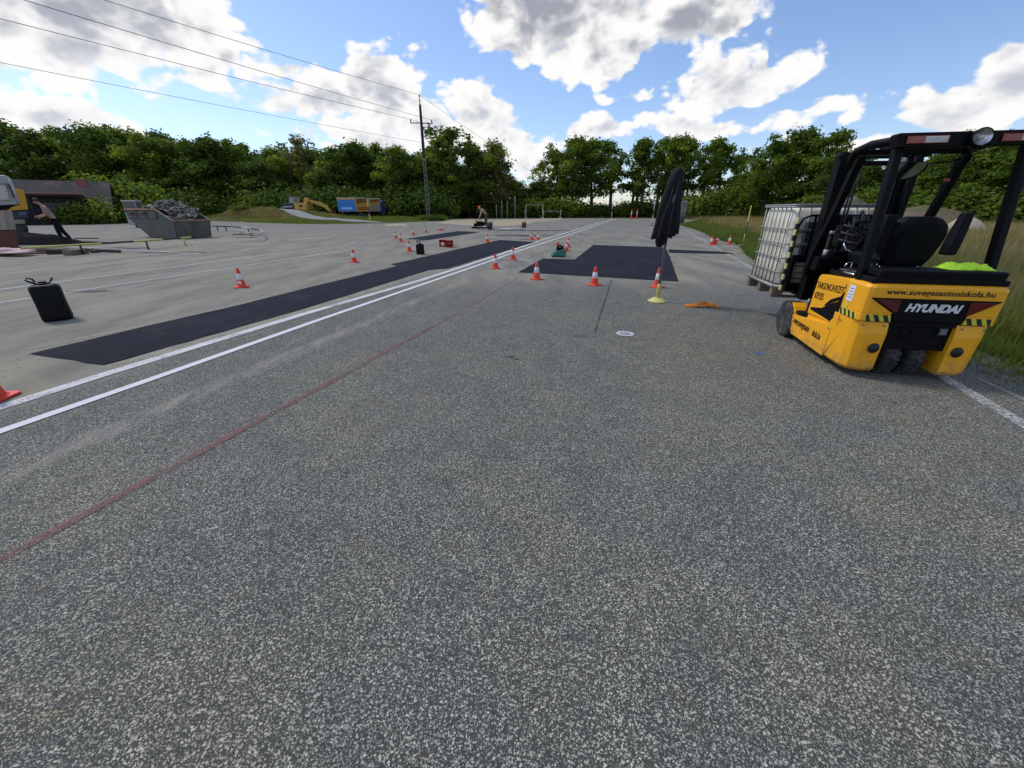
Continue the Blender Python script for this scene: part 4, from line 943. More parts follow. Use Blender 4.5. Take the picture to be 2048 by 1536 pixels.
for z in (1.22, 1.30, 1.38): mb.tube([(-.24, 1.37, z), (-.16, 1.30, z-.03), (.02, 1.29, z-.04), (.10, 1.35, z)], .012, 6)
mb.build('hydraulic_hose', M['rubber'], fk)
mb = MB(); mb.tube([(-.31, 1.12, 1.20), (-.28, 1.09, 1.13), (-.22, 1.09, 1.10), (-.14, 1.10, 1.11)], .009, 7); mb.tube([(-.33, .92, .965), (-.30, .93, 1.0), (-.25, .93, 1.01), (-.28, .90, .935), (-.20, .88, .93)], .009, 7); mb.build('grab_handle', M['chrome'], fk)
SEAT = (-.025, .15, 0)
# seat
mb = MB()
def seatring(z, w, y0, y1, rr=.06):
    return [(-w+rr, y0, z), (w-rr, y0, z), (w, y0+rr, z), (w, y1-rr, z), (w-rr, y1, z), (-w+rr, y1, z), (-w, y1-rr, z), (-w, y0+rr, z)]
mb.loft([seatring(.965, .20, .44, .86), seatring(1.02, .245, .42, .92), seatring(1.10, .255, .42, .94), seatring(1.125, .23, .45, .92)], sm=False); mb.build('seat_cushion', M['vinyl'], fk, .02, 3, loc=SEAT)
mb = MB(); rings = []
for z, w, y in [(1.03, .19, .40), (1.10, .225, .385), (1.22, .25, .36), (1.33, .255, .335), (1.41, .225, .325), (1.465, .16, .325), (1.485, .09, .33)]:
    rings.append([(-w, y+.03, z), (-w*.92, y-.02, z), (-w*.5, y-.045, z), (w*.5, y-.045, z), (w*.92, y-.02, z), (w, y+.03, z), (w*.85, y+.12, z), (w*.3, y+.07, z), (-w*.3, y+.07, z), (-w*.85, y+.12, z)])
mb.loft(rings); mb.build('seat_back', M['vinyl'], fk, .018, 3, loc=SEAT)
mb = MB(); mb.loft([[(-w, y-.052, z), (w, y-.052, z), (w*.96, y-.03, z), (-w*.96, y-.03, z)] for z, w, y in [(1.08, .12, .385), (1.22, .17, .36), (1.36, .16, .335), (1.39, .13, .333)]]); mb.build('seat_shell', M['black_plastic'], fk, .01, loc=SEAT)
mb = MB(); mb.tube([(-.23, .33, 1.02), (.05, .31, 1.01), (.10, .32, 1.03)], .006, 6); mb.box((-.235, .40, 1.06), (.035, .05, .09), (.1, 0, -.2)); mb.build('seat_bracket', M['chrome'], fk, loc=SEAT)
for sg in (-1, 1):
    mb = MB(); mb.loft([[(sg*.38+dx, .62+dy, 1.13) for dx, dy in ((-.05, -.05), (.05, -.05), (.05, .06), (-.05, .06))], [(sg*.40+dx, .64+dy, 1.22) for dx, dy in ((-.05, -.055), (.05, -.055), (.05, .06), (-.05, .06))], [(sg*.44+dx, .68+dy, 1.36) for dx, dy in ((-.048, -.05), (.048, -.05), (.048, .055), (-.048, .055))], [(sg*.47+dx, .70+dy, 1.52) for dx, dy in ((-.04, -.04), (.04, -.04), (.04, .045), (-.04, .045))]] if sg > 0 else
                       [[(sg*.30+dx, .52+dy, 1.15) for dx, dy in ((-.04, -.05), (.04, -.05), (.04, .06), (-.04, .06))], [(sg*.31+dx, .50+dy, 1.32) for dx, dy in ((-.045, -.05), (.045, -.05), (.045, .06), (-.045, .06))], [(sg*.30+dx, .48+dy, 1.50) for dx, dy in ((-.05, -.05), (.05, -.05), (.05, .06), (-.05, .06))]])
    mb.build('armrest', M['vinyl'], fk, .018, 3)
# overhead guard
GZ = 2.105
for sg in (-1, 1):
    mb = MB(); w = .036
    def sec(p, ax=.031, ay=.043): return [(p[0]-ax, p[1]-ay, p[2]), (p[0]+ax, p[1]-ay, p[2]), (p[0]+ax, p[1]+ay, p[2]), (p[0]-ax, p[1]+ay, p[2])]
    mb.loft([sec((sg*.512, .26, .92)), sec((sg*.508, .275, 1.10)), sec((sg*.48, .40, 2.04)), sec((sg*.48, .42, 2.10))]); mb.build('rear_pillar', M['black'], fk, .012, 3)
    mb = MB(); mb.loft([sec((sg*.47, 1.42, .80), .035, .045), sec((sg*.47, 1.36, 1.05), .035, .04), sec((sg*.465, 1.17, 1.50), .035, .04), sec((sg*.46, 1.04, 1.92), .035, .04), sec((sg*.46, .99, 2.04), .035, .05)]); mb.build('front_pillar', M['black'], fk, .012, 3)
    mb = MB(); mb.tube([(sg*.50, .36, GZ+.005), (sg*.50, .80, GZ+.02), (sg*.50, 1.02, GZ-.01), (sg*.495, 1.09, GZ-.08), (sg*.485, 1.10, GZ-.16)], .036, 10); mb.build('roof_rail', M['black'], fk)
mb = MB()
for i in range(7): x = -.40+.1333*i; mb.box((x, .73, GZ+.01), (.018, .70, .035))
mb.box((0, 1.06, GZ-.02), (.96, .06, .05)); mb.box((0, .45, GZ-.0), (.98, .06, .05)); mb.build('roof_bars', M['black'], fk, .004)
mb = MB(); mb.prism([(-.555, 2.042), (-.575, 2.14), (-.56, 2.152), (.56, 2.152), (.575, 2.14), (.555, 2.042)], .29, .40, 'y'); rb = mb.build('rear_beam', M['black'], fk, .008)
for sg in (-1, 1):
    cl = empty('lamp_cluster'); cl.parent = rb
    mb = MB(); mb.box((sg*.345, .284, 2.096), (.31, .018, .060)); mb.build('lamp_housing', M['red_lens'], cl, .004)
    mb = MB(); mb.box((sg*.345-.085, .2745, 2.096), (.11, .006, .050)); mb.build('brake_lens', M['red_lens'], cl, .002)
    mb = MB(); mb.box((sg*.345+.06, .2745, 2.096), (.165, .006, .046))
    for i in range(8):
        for j in range(3): mb.lathe([(.0085, 0), (.005, -.003), (.0001, -.0035)], 8, (sg*.345-.012+.0205*i, .2712, 2.081+.015*j), 'y', cap=False)
    mb.build('clear_lens', M['clear_lens'], cl)
wl = empty('work_lamp'); wl.parent = fk; wl.location = (.02, .245, 2.10); wl.rotation_euler = (math.radians(-6), 0, math.radians(-8))
mb = MB(); mb.lathe([(.030, .075), (.060, .05), (.070, .012), (.071, -.01), (.064, -.014), (.062, -.008)], 32, (0, 0, 0), 'y', cap=False); mb.box((0, .05, -.07), (.03, .05, .06)); mb.build('lamp_shell', M['black'], wl)
mb = MB(); mb.lathe([(.0001, .020), (.03, .016), (.050, .004), (.062, -.009)], 32, (0, 0, 0), 'y', cap=False); mb.build('reflector', mat('reflector', (.5, .5, .5), .25, metal=1.), wl)
mb = MB(); mb.lathe([(.018, .018), (.016, -.006), (.0001, -.010)], 16, (0, 0, 0), 'y', cap=False); mb.build('bulb', M['clear_lens'], wl)
# mirror under the roof
mb = MB(); cm = Vector((-.02, .98, 1.95)); rr = []
for k in range(24):
    a = math.pi+math.pi*k/23; rr.append((cm.x+math.cos(a)*.17, cm.y-math.sin(a)*.125*.42, cm.z+math.sin(a)*.125))
mb.add([*rr, (cm.x+.15, cm.y-.0126, cm.z+.03), (cm.x-.15, cm.y-.0126, cm.z+.03)], [tuple(range(26))]); mb.add([(x, y+.02, z) for x, y, z in rr]+[(cm.x+.15, cm.y+.0074, cm.z+.03), (cm.x-.15, cm.y+.0074, cm.z+.03)], [tuple(range(26))[::-1]])
mi_ = mb.build('mirror', mat('mirror_glass', (.38, .40, .40), .06, metal=1., var=.03), fk); mb = MB(); mb.tube(rr+[(cm.x+.15, cm.y, cm.z+.03), (cm.x-.15, cm.y, cm.z+.03), rr[0]], .009, 6); mb.tube([(cm.x+.17, cm.y+.01, cm.z+.02), (.34, .99, 1.98), (.45, 1.02, 2.02)], .008, 6); mb.build('mirror_frame', M['black'], mi_)
mb = MB(); mb.lathe([(.024, 0), (.024, .02), (.02, .03), (.0001, .035)], 14, (.38, 1.0, 1.80)); mb.build('warning_light', mat('orange_lens', (.25, .05, .02), .3), fk)
# mast
for sg in (-1, 1):
    mb = MB(); x = sg*.36; y = 1.56
    for (dx, wx, dy, wy) in ((-.04, .014, 0, .14), (0, .08, -.063, .014), (0, .08, .063, .014)): mb.box((x+sg*dx*-1, y+dy, 1.30), (wx, wy, 1.66))
    mb.build('outer_mast', M['black'], fk, .003)
    mb = MB(); x = sg*.285
    for (dx, wx, dy, wy) in ((-.03, .012, 0, .11), (0, .06, -.049, .012), (0, .06, .049, .012)): mb.box((x-sg*dx, y+.01, 1.32), (wx, wy, 1.66)) if dx else mb.box((x, y+.01+dy, 1.32), (wx, wy, 1.66))
    mb.build('inner_mast', M['black'], fk, .003)
    mb = MB(); mb.tube([(sg*.30, 1.44, .50), (sg*.30, 1.44, 1.30)], .032, 12); mb.tube([(sg*.30, 1.44, 1.30), (sg*.30, 1.44, 2.08)], .018, 10); mb.build('lift_cylinder', M['black'], fk)
    mb = MB(); mb.tube([(sg*.30, 1.44, .98), (sg*.30, 1.44, 1.10)], .034, 12); mb.tube([(sg*.30, 1.44, 1.27), (sg*.30, 1.44, 1.31)], .036, 12); mb.build('cylinder_collar', M['steel'], fk)
    mb = MB(); mb.tube([(sg*.21, 1.50, .8), (sg*.21, 1.50, 2.0)], .010, 6); mb.tube([(sg*.18, 1.49, .8), (sg*.18, 1.49, 2.0)], .012, 6); mb.build('chain', M['rubber'], fk)
    mb = MB(); mb.lathe([(.055, -.015), (.055, .015)], 20, (sg*.215, 1.50, 2.02), 'x'); mb.build('chain_sheave', M['pole_grey'], fk)
    mb = MB(); mb.box((sg*.425, 1.50, 2.09), (.045, .10, .03)); mb.build('mast_bracket', M['black'], fk, .004)
mb = MB(); mb.box((-.34, 1.475, 2.145), (.022, .01, .03)); mb.build('height_mark', M['bright_yellow'], fk)
mb = MB(); mb.box((0, 1.58, 2.11), (.80, .07, .07)); mb.box((0, 1.62, 2.03), (.56, .05, .05)); mb.box((0, 1.64, 1.42), (.72, .04, .10)); mb.box((0, 1.60, .56), (.78, .08, .12)); mb.box((-.32, 1.50, 1.76), (.12, .05, .03)); mb.build('mast_crossbar', M['black'], fk, .006)
# carriage, load guard, forks
mb = MB(); mb.box((0, 1.76, .60), (1.04, .05, .09)); mb.box((0, 1.76, .96), (1.04, .05, .08))
for x in (-.50, -.22, .22, .50): mb.box((x, 1.76, .78), (.05, .04, .44))
mb.box((0, 1.70, .78), (.42, .10, .4)); mb.build('carriage', M['black'], fk, .006)
mb = MB(); zt = 1.475
mb.tube([(-.535, 1.79, .56), (-.535, 1.79, zt-.14), (-.50, 1.79, zt-.04), (-.42, 1.79, zt), (.42, 1.79, zt), (.50, 1.79, zt-.04), (.535, 1.79, zt-.14), (.535, 1.79, .56)], .014, 8)
for x in (-.36, -.18, 0, .18, .36): mb.box((x, 1.79, 1.22), (.024, .012, .50))
for z in (.70, .86, 1.28, 1.10): mb.tube([(-.53, 1.79, z), (.53, 1.79, z)], .009, 6)
lg = mb.build('load_guard', M['black'], fk)
mb = MB()      # black and yellow striped edge strip down the guard
for i in range(13): mb.box((-.552, 1.80, .575+.07*i), (.020, .05, .070), None, i % 2)
mb.build('edge_strip', [M['pale_yellow'], M['tape_black']], fk)
for sg in (-1, 1):
    mb = MB(); mb.prism([(1.80, .62), (1.84, .62), (1.84, .505), (2.80, .480), (2.80, .470), (1.82, .462), (1.80, .48)], sg*.26-.05, sg*.26+.05, 'x'); mb.build('fork', M['black'], fk, .003)

# ------------------------------------------------------------------ tank on a pallet, on the forks
Wf = Matrix.Translation((FX, FY, 0)) @ Matrix.Rotation(FR, 4, 'Z')
tk_c = Wf @ Vector((-.02, 2.36, .425)); tk = empty('caged_tank', tk_c, FR, 'dirty white liquid tank in a steel cage on a pallet, lifted on the forks', 'tank')
hw, hd = .60, .50
mb = MB(); mb.box((0, 0, .155), (2*hw-.02, 2*hd-.02, .025)); mb.tube([(-hw, -hd, .15), (hw, -hd, .15), (hw, hd, .15), (-hw, hd, .15), (-hw, -hd, .15)], .02, 8); mb.build('base_tray', M['steel'], tk)
mb = MB()
for y in (-hd+.05, 0, hd-.05):
    mb.box((0, y, .012), (2*hw-.02, .10, .022))
    for x in (-hw+.07, 0, hw-.07): mb.box((x, y, .068), (.14, .10, .088))
for y in np.linspace(-hd+.05, hd-.05, 6): mb.box((0, float(y), .125), (2*hw-.02, .12, .020))
mb.build('pallet', M['wood'], tk, .004)
mb = MB(); R_ = []
def tr(z, w, d, r=.09):
    out = []
    for sx_, sy_, a0 in ((1, -1, -90), (1, 1, 0), (-1, 1, 90), (-1, -1, 180)):
        for k in range(5):
            a = math.radians(a0+k*22.5); out.append((sx_*(w-r)+r*math.cos(a), sy_*(d-r)+r*math.sin(a), z))
    return out
mb.loft([tr(.172, .54, .44), tr(.20, .57, .47), tr(.45, .572, .475), tr(.70, .565, .468), tr(.95, .572, .475), tr(1.10, .565, .468), tr(1.14, .53, .44), tr(1.15, .40, .33)], sm=True)
mb.lathe([(.09, 1.12), (.09, 1.16), (.075, 1.175), (.0001, 1.18)], 20); mb.build('bottle', M['tank'], tk)
mb = MB()
rr_ = .0095
def hoop(z, k=1.): 
    p = tr(z, hw*k, hd*k, .08); return p+[p[0]]
for z in (.34, .52, .70, .88): mb.tube(hoop(z), rr_, 6, cap=False)
for z in (1.172, 1.150): mb.tube(hoop(z), .013, 6, cap=False)
for i in range(9):
    x = -hw+.09+(2*hw-.18)*i/8
    for sg in (-1, 1): mb.tube([(x, sg*(hd-.012), .16), (x, sg*(hd-.012), 1.165)], .0085, 6)
for i in range(7):
    y = -hd+.09+(2*hd-.18)*i/6
    for sg in (-1, 1): mb.tube([(sg*(hw-.012), y, .16), (sg*(hw-.012), y, 1.165)], .0085, 6)
mb.build('cage', M['steel'], tk)
mb = MB(); mb.box((-.22, -hd+.010, .72), (.36, .006, .50)); mb.build('label_plate', M['tank_label'], tk)
mb = MB(); mb.box((.25, -hd+.010, .70), (.34, .006, .42)); mb.build('label_plate', mat('tan_plate', (.42, .26, .10), .7), tk)

# hi-vis vest on the deck
vest = Wf @ Vector((.31, .27, 1.035)); mb = MB(); vs = []; nx_, ny_ = 26, 14
for j in range(ny_+1):
    for i in range(nx_+1):
        u, v = i/nx_-.5, j/ny_-.5; e = max(0, 1-(abs(u)*2)**4)*max(0, 1-(abs(v)*2)**3)
        x = u*.36+.02*noise.noise(Vector((u*6, v*5, 2))); y = v*.24+.03*noise.noise(Vector((u*5, v*4, 7)))
        z = e*(.035+.055*abs(noise.noise(Vector((u*4.5+2, v*3, 1))))+.03*noise.noise(Vector((u*11, v*9, 4))))
        vs.append((x, y, z+.006))
mb.add(vs, [(j*(nx_+1)+i, j*(nx_+1)+i+1, (j+1)*(nx_+1)+i+1, (j+1)*(nx_+1)+i) for j in range(ny_) for i in range(nx_)], sm=True)
o = mb.build('safety_vest', M['hivis'], loc=vest); o.rotation_euler = (0, 0, FR-.05); tag(o, 'crumpled neon yellow vest lying on the rear deck of the forklift', 'vest')
sm_ = o.modifiers.new('thick', 'SOLIDIFY'); sm_.thickness = .008

# ------------------------------------------------------------------ traffic cones
cone = empty('traffic_cone'); CH = .40
mb = MB(); mb.prism([(-.13, -.10), (-.10, -.13), (.10, -.13), (.13, -.10), (.13, .10), (.10, .13), (-.10, .13), (-.13, .10)], .002, .022, 'z'); mb.lathe([(.105, .02), (.098, .032), (.090, .035)], 24, cap=False); mb.build('base', M['cone_red'], cone, .003)
def cr(z): return .086-(.086-.026)*(z-.033)/(CH-.033)
mb = MB(); mb.lathe([(cr(.033), .033), (cr(.16), .16)], 24, cap=False); mb.build('lower_cone', M['cone_red'], cone)
mb = MB(); mb.lathe([(cr(.285), .285), (cr(.39), .39), (.022, CH), (.014, CH), (.012, CH-.02)], 24, cap=False); mb.build('upper_cone', M['cone_red'], cone)
mb = MB(); mb.lathe([(cr(.16), .16), (cr(.16)+.0015, .161), (cr(.285)+.0015, .284), (cr(.285), .285)], 24, cap=False); mb.build('white_band', M['cone_white'], cone)
cones = [(484, 575.5, 1, 'cone with a torn white lower band, standing nearest the black canister', 8),
 (-14, 800, 1.05, 'cone cut off by the left picture edge, by the worn lane line', 20), (709, 526, 1, 'cone alone between the torn-band cone and the small black canister', 3),
 (819, 504, 1, 'cone just left of the small black canister', -4), (792, 478, 1, 'left cone of the close pair at the tip of the far patch', 5), (802, 484.5, 1, 'right cone of the close pair at the tip of the far patch', 0),
 (827, 470.5, 1, 'single cone behind the far patch, next after the close pair', 0), (852, 466, 1, 'single cone behind the far patch, before the overlapping pair', 0), (880, 462.2, 1, 'left cone of the overlapping pair behind the far patch', 0), (884.5, 462.8, 1, 'right cone of the overlapping pair behind the far patch', 0),
 (975, 486, 1, 'cone at the left rim of the long strip, far end', 0), (1063, 480.5, 1, 'left cone of the pair at the far end of the long strip', 0), (1075.5, 482, 1, 'right cone of the pair at the far end of the long strip', 0),
 (991, 538, 1, 'nearer of two cones standing on the bright lane line', 3), (1026, 520.5, 1, 'farther of two cones beside the bright lane line', -3),
 (1073, 560, 1, 'leftmost of three cones in front of the wide patch', 2), (1188.5, 571.5, 1, 'middle of three cones in front of the wide patch', -3), (1314, 576, 1, 'cone right behind the foot of the coat stand', 4),
 (1132.5, 504, 1, 'nearer cone behind the green bag', 0), (1136, 496, 1, 'farther cone behind the green bag', 0),
 (1422, 491.5, 1.0, 'upright cone of the pair on the right edge line', 0), (1458, 490, 1, 'cone at the grass edge left of the striped pole', 0)]
CT = {8: (.0, 0), }
for i, (px, py, s_, lab, tilt) in enumerate(cones):
    o = cone if i == 0 else copy_tree(cone)
    x, y = G(px, py-1.2); o.location = (x, y, .0085 if i in (12,) else .001); o.scale = (s_*(1+.03*math.sin(i*4.1)), s_, s_*(1+.025*math.sin(i*2.7))); o.rotation_euler = (.0, 0, .4+i*1.3); tag(o, 'red and white '+lab, 'cone', 'red and white traffic cones')
# torn patch on the first cone
mb = MB()
for k in range(8):
    a = -2.3+k*.13; a2 = a+.13
    for z0, z1 in ((.075, .135),):
        r0, r1 = cr(z0)+.002, cr(z1)+.002; mb.add([(r0*math.cos(a), r0*math.sin(a), z0+.02*math.sin(k*.8)), (r0*math.cos(a2), r0*math.sin(a2), z0+.02*math.sin(k*.8+.8)), (r1*math.cos(a2), r1*math.sin(a2), z1-.012*math.cos(k)), (r1*math.cos(a), r1*math.sin(a), z1-.012*math.cos(k-1))], [(0, 1, 2, 3)])
mb.build('torn_band', M['cone_white'], cone)
lc = copy_tree(cone)
for ch in list(lc.children):
    if ch.name.startswith('torn'): bpy.data.objects.remove(ch)
x, y = G(1428, 489); lc.location = (x, y, .12); lc.rotation_euler = (1.2, .3, 2.1); tag(lc, 'red and white cone tipped over, leaning on the upright cone of the right pair', 'cone', 'red and white traffic cones')
for px, lab in ((1262, 'left of two tall red cones at the far lot end'), (1273, 'right of two tall red cones at the far lot end')):
    o = copy_tree(lc); x, y = G(px, 437.5); o.location = (x, y, 0); o.rotation_euler = (0, 0, 0); o.scale = (1.7, 1.7, 4.0); tag(o, lab, 'cone', 'tall red cones at the far end')

# ------------------------------------------------------------------ canisters
def canister(name, x, y, rz, w, d, h, label, handles=True):
    t = empty(name, (x, y, .001), rz, label, 'canister')
    def rg(z, k, r=.06):
        out = []
        for sx_, sy_, a0 in ((1, -1, -90), (1, 1, 0), (-1, 1, 90), (-1, -1, 180)):
            for j in range(5):
                a = math.radians(a0+j*22.5); out.append((sx_*(w*k-r*k)+r*k*math.cos(a), sy_*(d*k-r*k)+r*k*math.sin(a), z))
        return out
    mb = MB(); mb.loft([rg(0, .92), rg(.02, 1.0), rg(.06*h/.6, 1.02), rg(h*.42, .985), rg(h*.80, 1.0), rg(h*.86, .95), rg(h*.90, .72), rg(h*.91, .5)], sm=True); mb.build('body', M['can_black'], t)
    mb = MB(); mb.lathe([(.10*w/.2, h*.905), (.095*w/.2, h*.935), (.085*w/.2, h*.945)], 24); mb.lathe([(.055*w/.2, h*.94), (.055*w/.2, h*.975), (.045*w/.2, h*.98)], 20); mb.build('lid', M['can_black'], t)
    if handles:
        mb = MB(); mb.tube([(-w*.42, 0, h*.93), (-w*.75, 0, h*.985), (-w*.95, 0, h*1.03), (-w*.82, .0, h*1.075), (-w*.50, 0, h*1.05), (-w*.42, 0, h*.97)], .013, 8); mb.build('handle', M['can_black'], t)
        mb = MB(); mb.loft([[(w*.40, -.03, h*.93), (w*.52, -.03, h*.93), (w*.52, .03, h*.93), (w*.40, .03, h*.93)], [(w*.60, -.025, h*1.01), (w*.72, -.025, h*1.0), (w*.72, .025, h*1.0), (w*.60, .025, h*1.01)], [(w*.68, -.02, h*1.06), (w*.78, -.02, h*1.04), (w*.78, .02, h*1.04), (w*.68, .02, h*1.06)]]); mb.build('latch', M['can_black'], t, .005)
    return t
x, y = G(110, 641); canister('canister', x-.0, y+.06, math.radians(42), .162, .13, .585, 'big black plastic canister with raised handle, standing left of the long strip')
x, y = G(840, 509); t = canister('canister', x, y+.1, .2, .15, .11, .40, 'small black canister beside a cone behind the long strip', False)
mb = MB(); mb.tube([(0, 0, .38), (.01, 0, .50)], .014, 7); mb.tube([(-.12, 0, .47), (.0, 0, .49), (.20, 0, .50)], .010, 6); mb.blob((-.08, 0, .44), (.035, .035, .035), sub=1); mb.build('spout', M['can_black'], t)

# ------------------------------------------------------------------ coat stand with jacket
sx0, sy0 = G(1316, 604); t = empty('pole_stand', (sx0, sy0+.05, 0), 0, 'grey pole in a faded yellow round foot, with the black jacket hung on it', 'stand')
mb = MB(); mb.lathe([(.165, .002), (.168, .012), (.155, .022), (.10, .055), (.078, .068), (.062, .070)], 32); mb.build('foot', M['pale_yellow'], t)
mb = MB(); mb.lathe([(.036, .065), (.036, .30), (.030, .315)], 18); mb.build('sleeve', M['pale_yellow'], t)
mb = MB(); mb.lathe([(.024, .25), (.024, 2.05), (.018, 2.06)], 16); mb.build('pole', M['pole_grey'], t)
def jacket():
    mb = MB(); rings = []
    # z, centre x, half width, half depth   (x seen from the camera)
    S = [(2.15, .03, .02, .03), (2.13, .02, .05, .05), (2.07, .005, .088, .07), (1.96, -.01, .108, .08), (1.84, -.02, .125, .085), (1.70, -.035, .150, .09), (1.56, -.045, .17, .095), (1.42, -.05, .188, .10), (1.28, -.05, .202, .105), (1.16, -.05, .214, .11), (1.10, -.05, .22, .11)]
    n_ = 56
    for (z, cx, hw_, hd_) in S:
        t_ = (2.13-z)/1.03; ring = []
        for k in range(n_):
            a = 2*math.pi*k/n_; fold = 1+(.25+.35*t_)*(.26*noise.noise(Vector((math.cos(a)*3.2, math.sin(a)*3.2, z*1.1)))+.15*noise.noise(Vector((math.cos(a)*8, math.sin(a)*8, z*1.6+4))))+.05*noise.noise(Vector((math.cos(a)*2, math.sin(a)*2, z*4)))
            hem = .03*math.sin(a*3+1)+(-.0 if math.cos(a) < .35 else .09) if z < 1.12 else 0
            ring.append((cx+math.cos(a)*hw_*fold, math.sin(a)*hd_*fold, z+hem))
        rings.append(ring)
    mb.loft(rings, sm=True, cap=False)
    return mb
jt = jacket(); jr = Matrix.Translation((sx0, sy0+.05, 0))
jo = jt.build('jacket', M['dark_cloth'], loc=(sx0+.005, sy0+.0, .0)); tag(jo, 'black jacket hanging over the top of the grey pole', 'jacket'); m_ = jo.modifiers.new('thick', 'SOLIDIFY'); m_.thickness = .012
for pts, rs, nm in [([(-.05, -.05, 1.84), (-.10, -.08, 1.6), (-.16, -.09, 1.3), (-.19, -.085, 1.06)], [.03, .038, .036, .026], 'sleeve'), ([(.04, -.04, 1.88), (.045, -.075, 1.6), (.05, -.09, 1.36), (.055, -.09, 1.13)], [.025, .034, .034, .022], 'sleeve')]:
    mb = MB(); P2 = []; 
    for i in range(13):
        u = i/12*(len(pts)-1); k = min(int(u), len(pts)-2); P2.append((Vector(pts[k]).lerp(Vector(pts[k+1]), u-k), rs[k]*(1+.14*math.sin(i*2.2))))
    mb.tube([p for p, _ in P2], [r for _, r in P2], 12); mb.build(nm, M['dark_cloth'], jo)
mb = MB(); mb.loft([[(-.20, -.10, 1.10), (-.02, -.10, 1.10), (-.02, .06, 1.10), (-.20, .06, 1.10)], [(-.19, -.08, 1.0), (-.04, -.08, 1.02), (-.04, .03, 1.02), (-.19, .03, 1.0)], [(-.18, -.06, .955), (-.11, -.06, .95), (-.11, .01, .95), (-.18, .01, .955)]]); mb.build('lining', M['dark_cloth'], jo, .01)
mb = MB(); mb.tube([(.02, -.02, 2.145), (.06, -.01, 2.12), (.085, 0, 2.06), (.075, 0, 2.0)], .012, 6); mb.build('collar_lining', mat('grey_green_lining', (.25, .27, .22), .9), jo)
mb = MB(); mb.tube([(.02, -.095, 1.98), (-.01, -.115, 1.75), (-.04, -.135, 1.5), (-.05, -.14, 1.16)], .004, 5); mb.tube([(-.06, -.08, 1.9), (-.09, -.11, 1.7), (-.10, -.13, 1.5)], .003, 5); mb.build('piping', mat('grey_piping', (.10, .09, .12), .8), jo)
mb = MB(); mb.box((-.035, -.105, 1.70), (.03, .006, .11), (0, .15, 0)); mb.build('chest_patch', mat('grey_patch_fabric', (.13, .125, .14), .9), jo)

# ------------------------------------------------------------------ orange cloth on the asphalt
x, y = G(1404, 614); mb = MB(); vs = []; nx_, ny_ = 44, 16
for j in range(ny_+1):
    for i in range(nx_+1):
        u, v = i/nx_-.5, j/ny_-.5; w_ = .5+.5*min(1, (u+.5)*2.2); e = max(0, 1-(abs(u)*2)**4)*max(0, 1-(abs(v)*2)**4)
        px_ = u*.56; py_ = v*.20*w_+.03*math.sin(u*7)-.06*u
        vs.append((x+px_+.01*noise.noise(Vector((u*9, v*9, 1))), y+.05+py_+.012*noise.noise(Vector((u*9, v*9, 3))), .012+e*(.012+.075*max(0, noise.noise(Vector((u*8+1, v*3.5, 2)))+.25)*(.5+u*.8+.35)+.02*noise.noise(Vector((u*20, v*9, 8))))))
mb.add(vs, [(j*(nx_+1)+i, j*(nx_+1)+i+1, (j+1)*(nx_+1)+i+1, (j+1)*(nx_+1)+i) for j in range(ny_) for i in range(nx_)], sm=True)
o = mb.build('work_gloves', M['orange_cloth']); o.name = 'orange_cloth'; tag(o, 'crumpled orange cloth lying on the asphalt right of the coat stand', 'cloth'); m_ = o.modifiers.new('thick', 'SOLIDIFY'); m_.thickness = .01

# ------------------------------------------------------------------ green bag, red boxes, small things
x, y = G(1117, 514.5); t = empty('petrol_can', (x, y+.1, .009), .1, 'green plastic can with black grip and a bottle on top, behind the wide patch', 'can')
mb = MB(); mb.loft([[(-.24, -.12, 0), (.22, -.12, 0), (.22, .12, 0), (-.24, .12, 0)], [(-.26, -.13, .05), (.25, -.13, .06), (.25, .13, .06), (-.26, .13, .05)], [(-.16, -.11, .17), (.25, -.12, .24), (.25, .12, .24), (-.16, .11, .17)], [(-.04, -.06, .21), (.18, -.08, .28), (.18, .08, .28), (-.04, .06, .21)]]); mb.build('body', M['green_plastic'], t, .02, 3)
mb = MB(); mb.tube([(-.06, 0, .20), (-.04, 0, .33), (.06, 0, .37), (.14, 0, .32), (.17, 0, .26)], .035, 10); mb.box((.04, -.0, .26), (.16, .14, .1)); mb.build('grip', M['black_plastic'], t, .01)
mb = MB(); mb.tube([(.06, 0, .36), (.20, 0, .385), (.34, 0, .38)], .012, 6); mb.build('spout', M['pale_yellow'], t)
bt = MB(); bt.lathe([(.045, 0), (.045, .08), (.02, .10), (.018, .12)], 14); o = bt.build('bottle', M['cone_red'], loc=(x-.03, y+.1, .385)); tag(o, 'small red bottle standing on the green can', 'bottle')
for px, py, lab, lampin in ((885, 493.5, 'left red open box with a white cone tip inside, behind the long strip', 1), (899, 495, 'right red box with a round red lamp, behind the long strip', 0)):
    x, y = G(px, py); t = empty('warning_box', (x, y+.1, 0), .15, lab, 'box', 'red warning boxes')
    mb = MB(); s_ = .30
    for c, sz in (((0, .13, .15), (.30, .02, .28)), ((-.145, 0, .15), (.02, .26, .28)), ((.145, 0, .15), (.02, .26, .28)), ((0, 0, .29), (.31, .28, .02)), ((0, 0, .01), (.31, .28, .02))): mb.box(c, sz)
    mb.build('case', M['box_red'], t, .004)
    if lampin: mb = MB(); mb.lathe([(.085, -.11), (.06, -.04), (.02, .06)], 18, (0, .0, .12), 'y'); mb.build('white_tip', M['cone_white'], t)
    else: mb = MB(); mb.lathe([(.10, .0), (.10, -.06), (.08, -.08), (.0001, -.085)], 22, (0, -.04, .15), 'y', cap=False); mb.box((0, -.03, .15), (.26, .02, .26)); mb.build('lamp_lens', M['red_lens'], t)
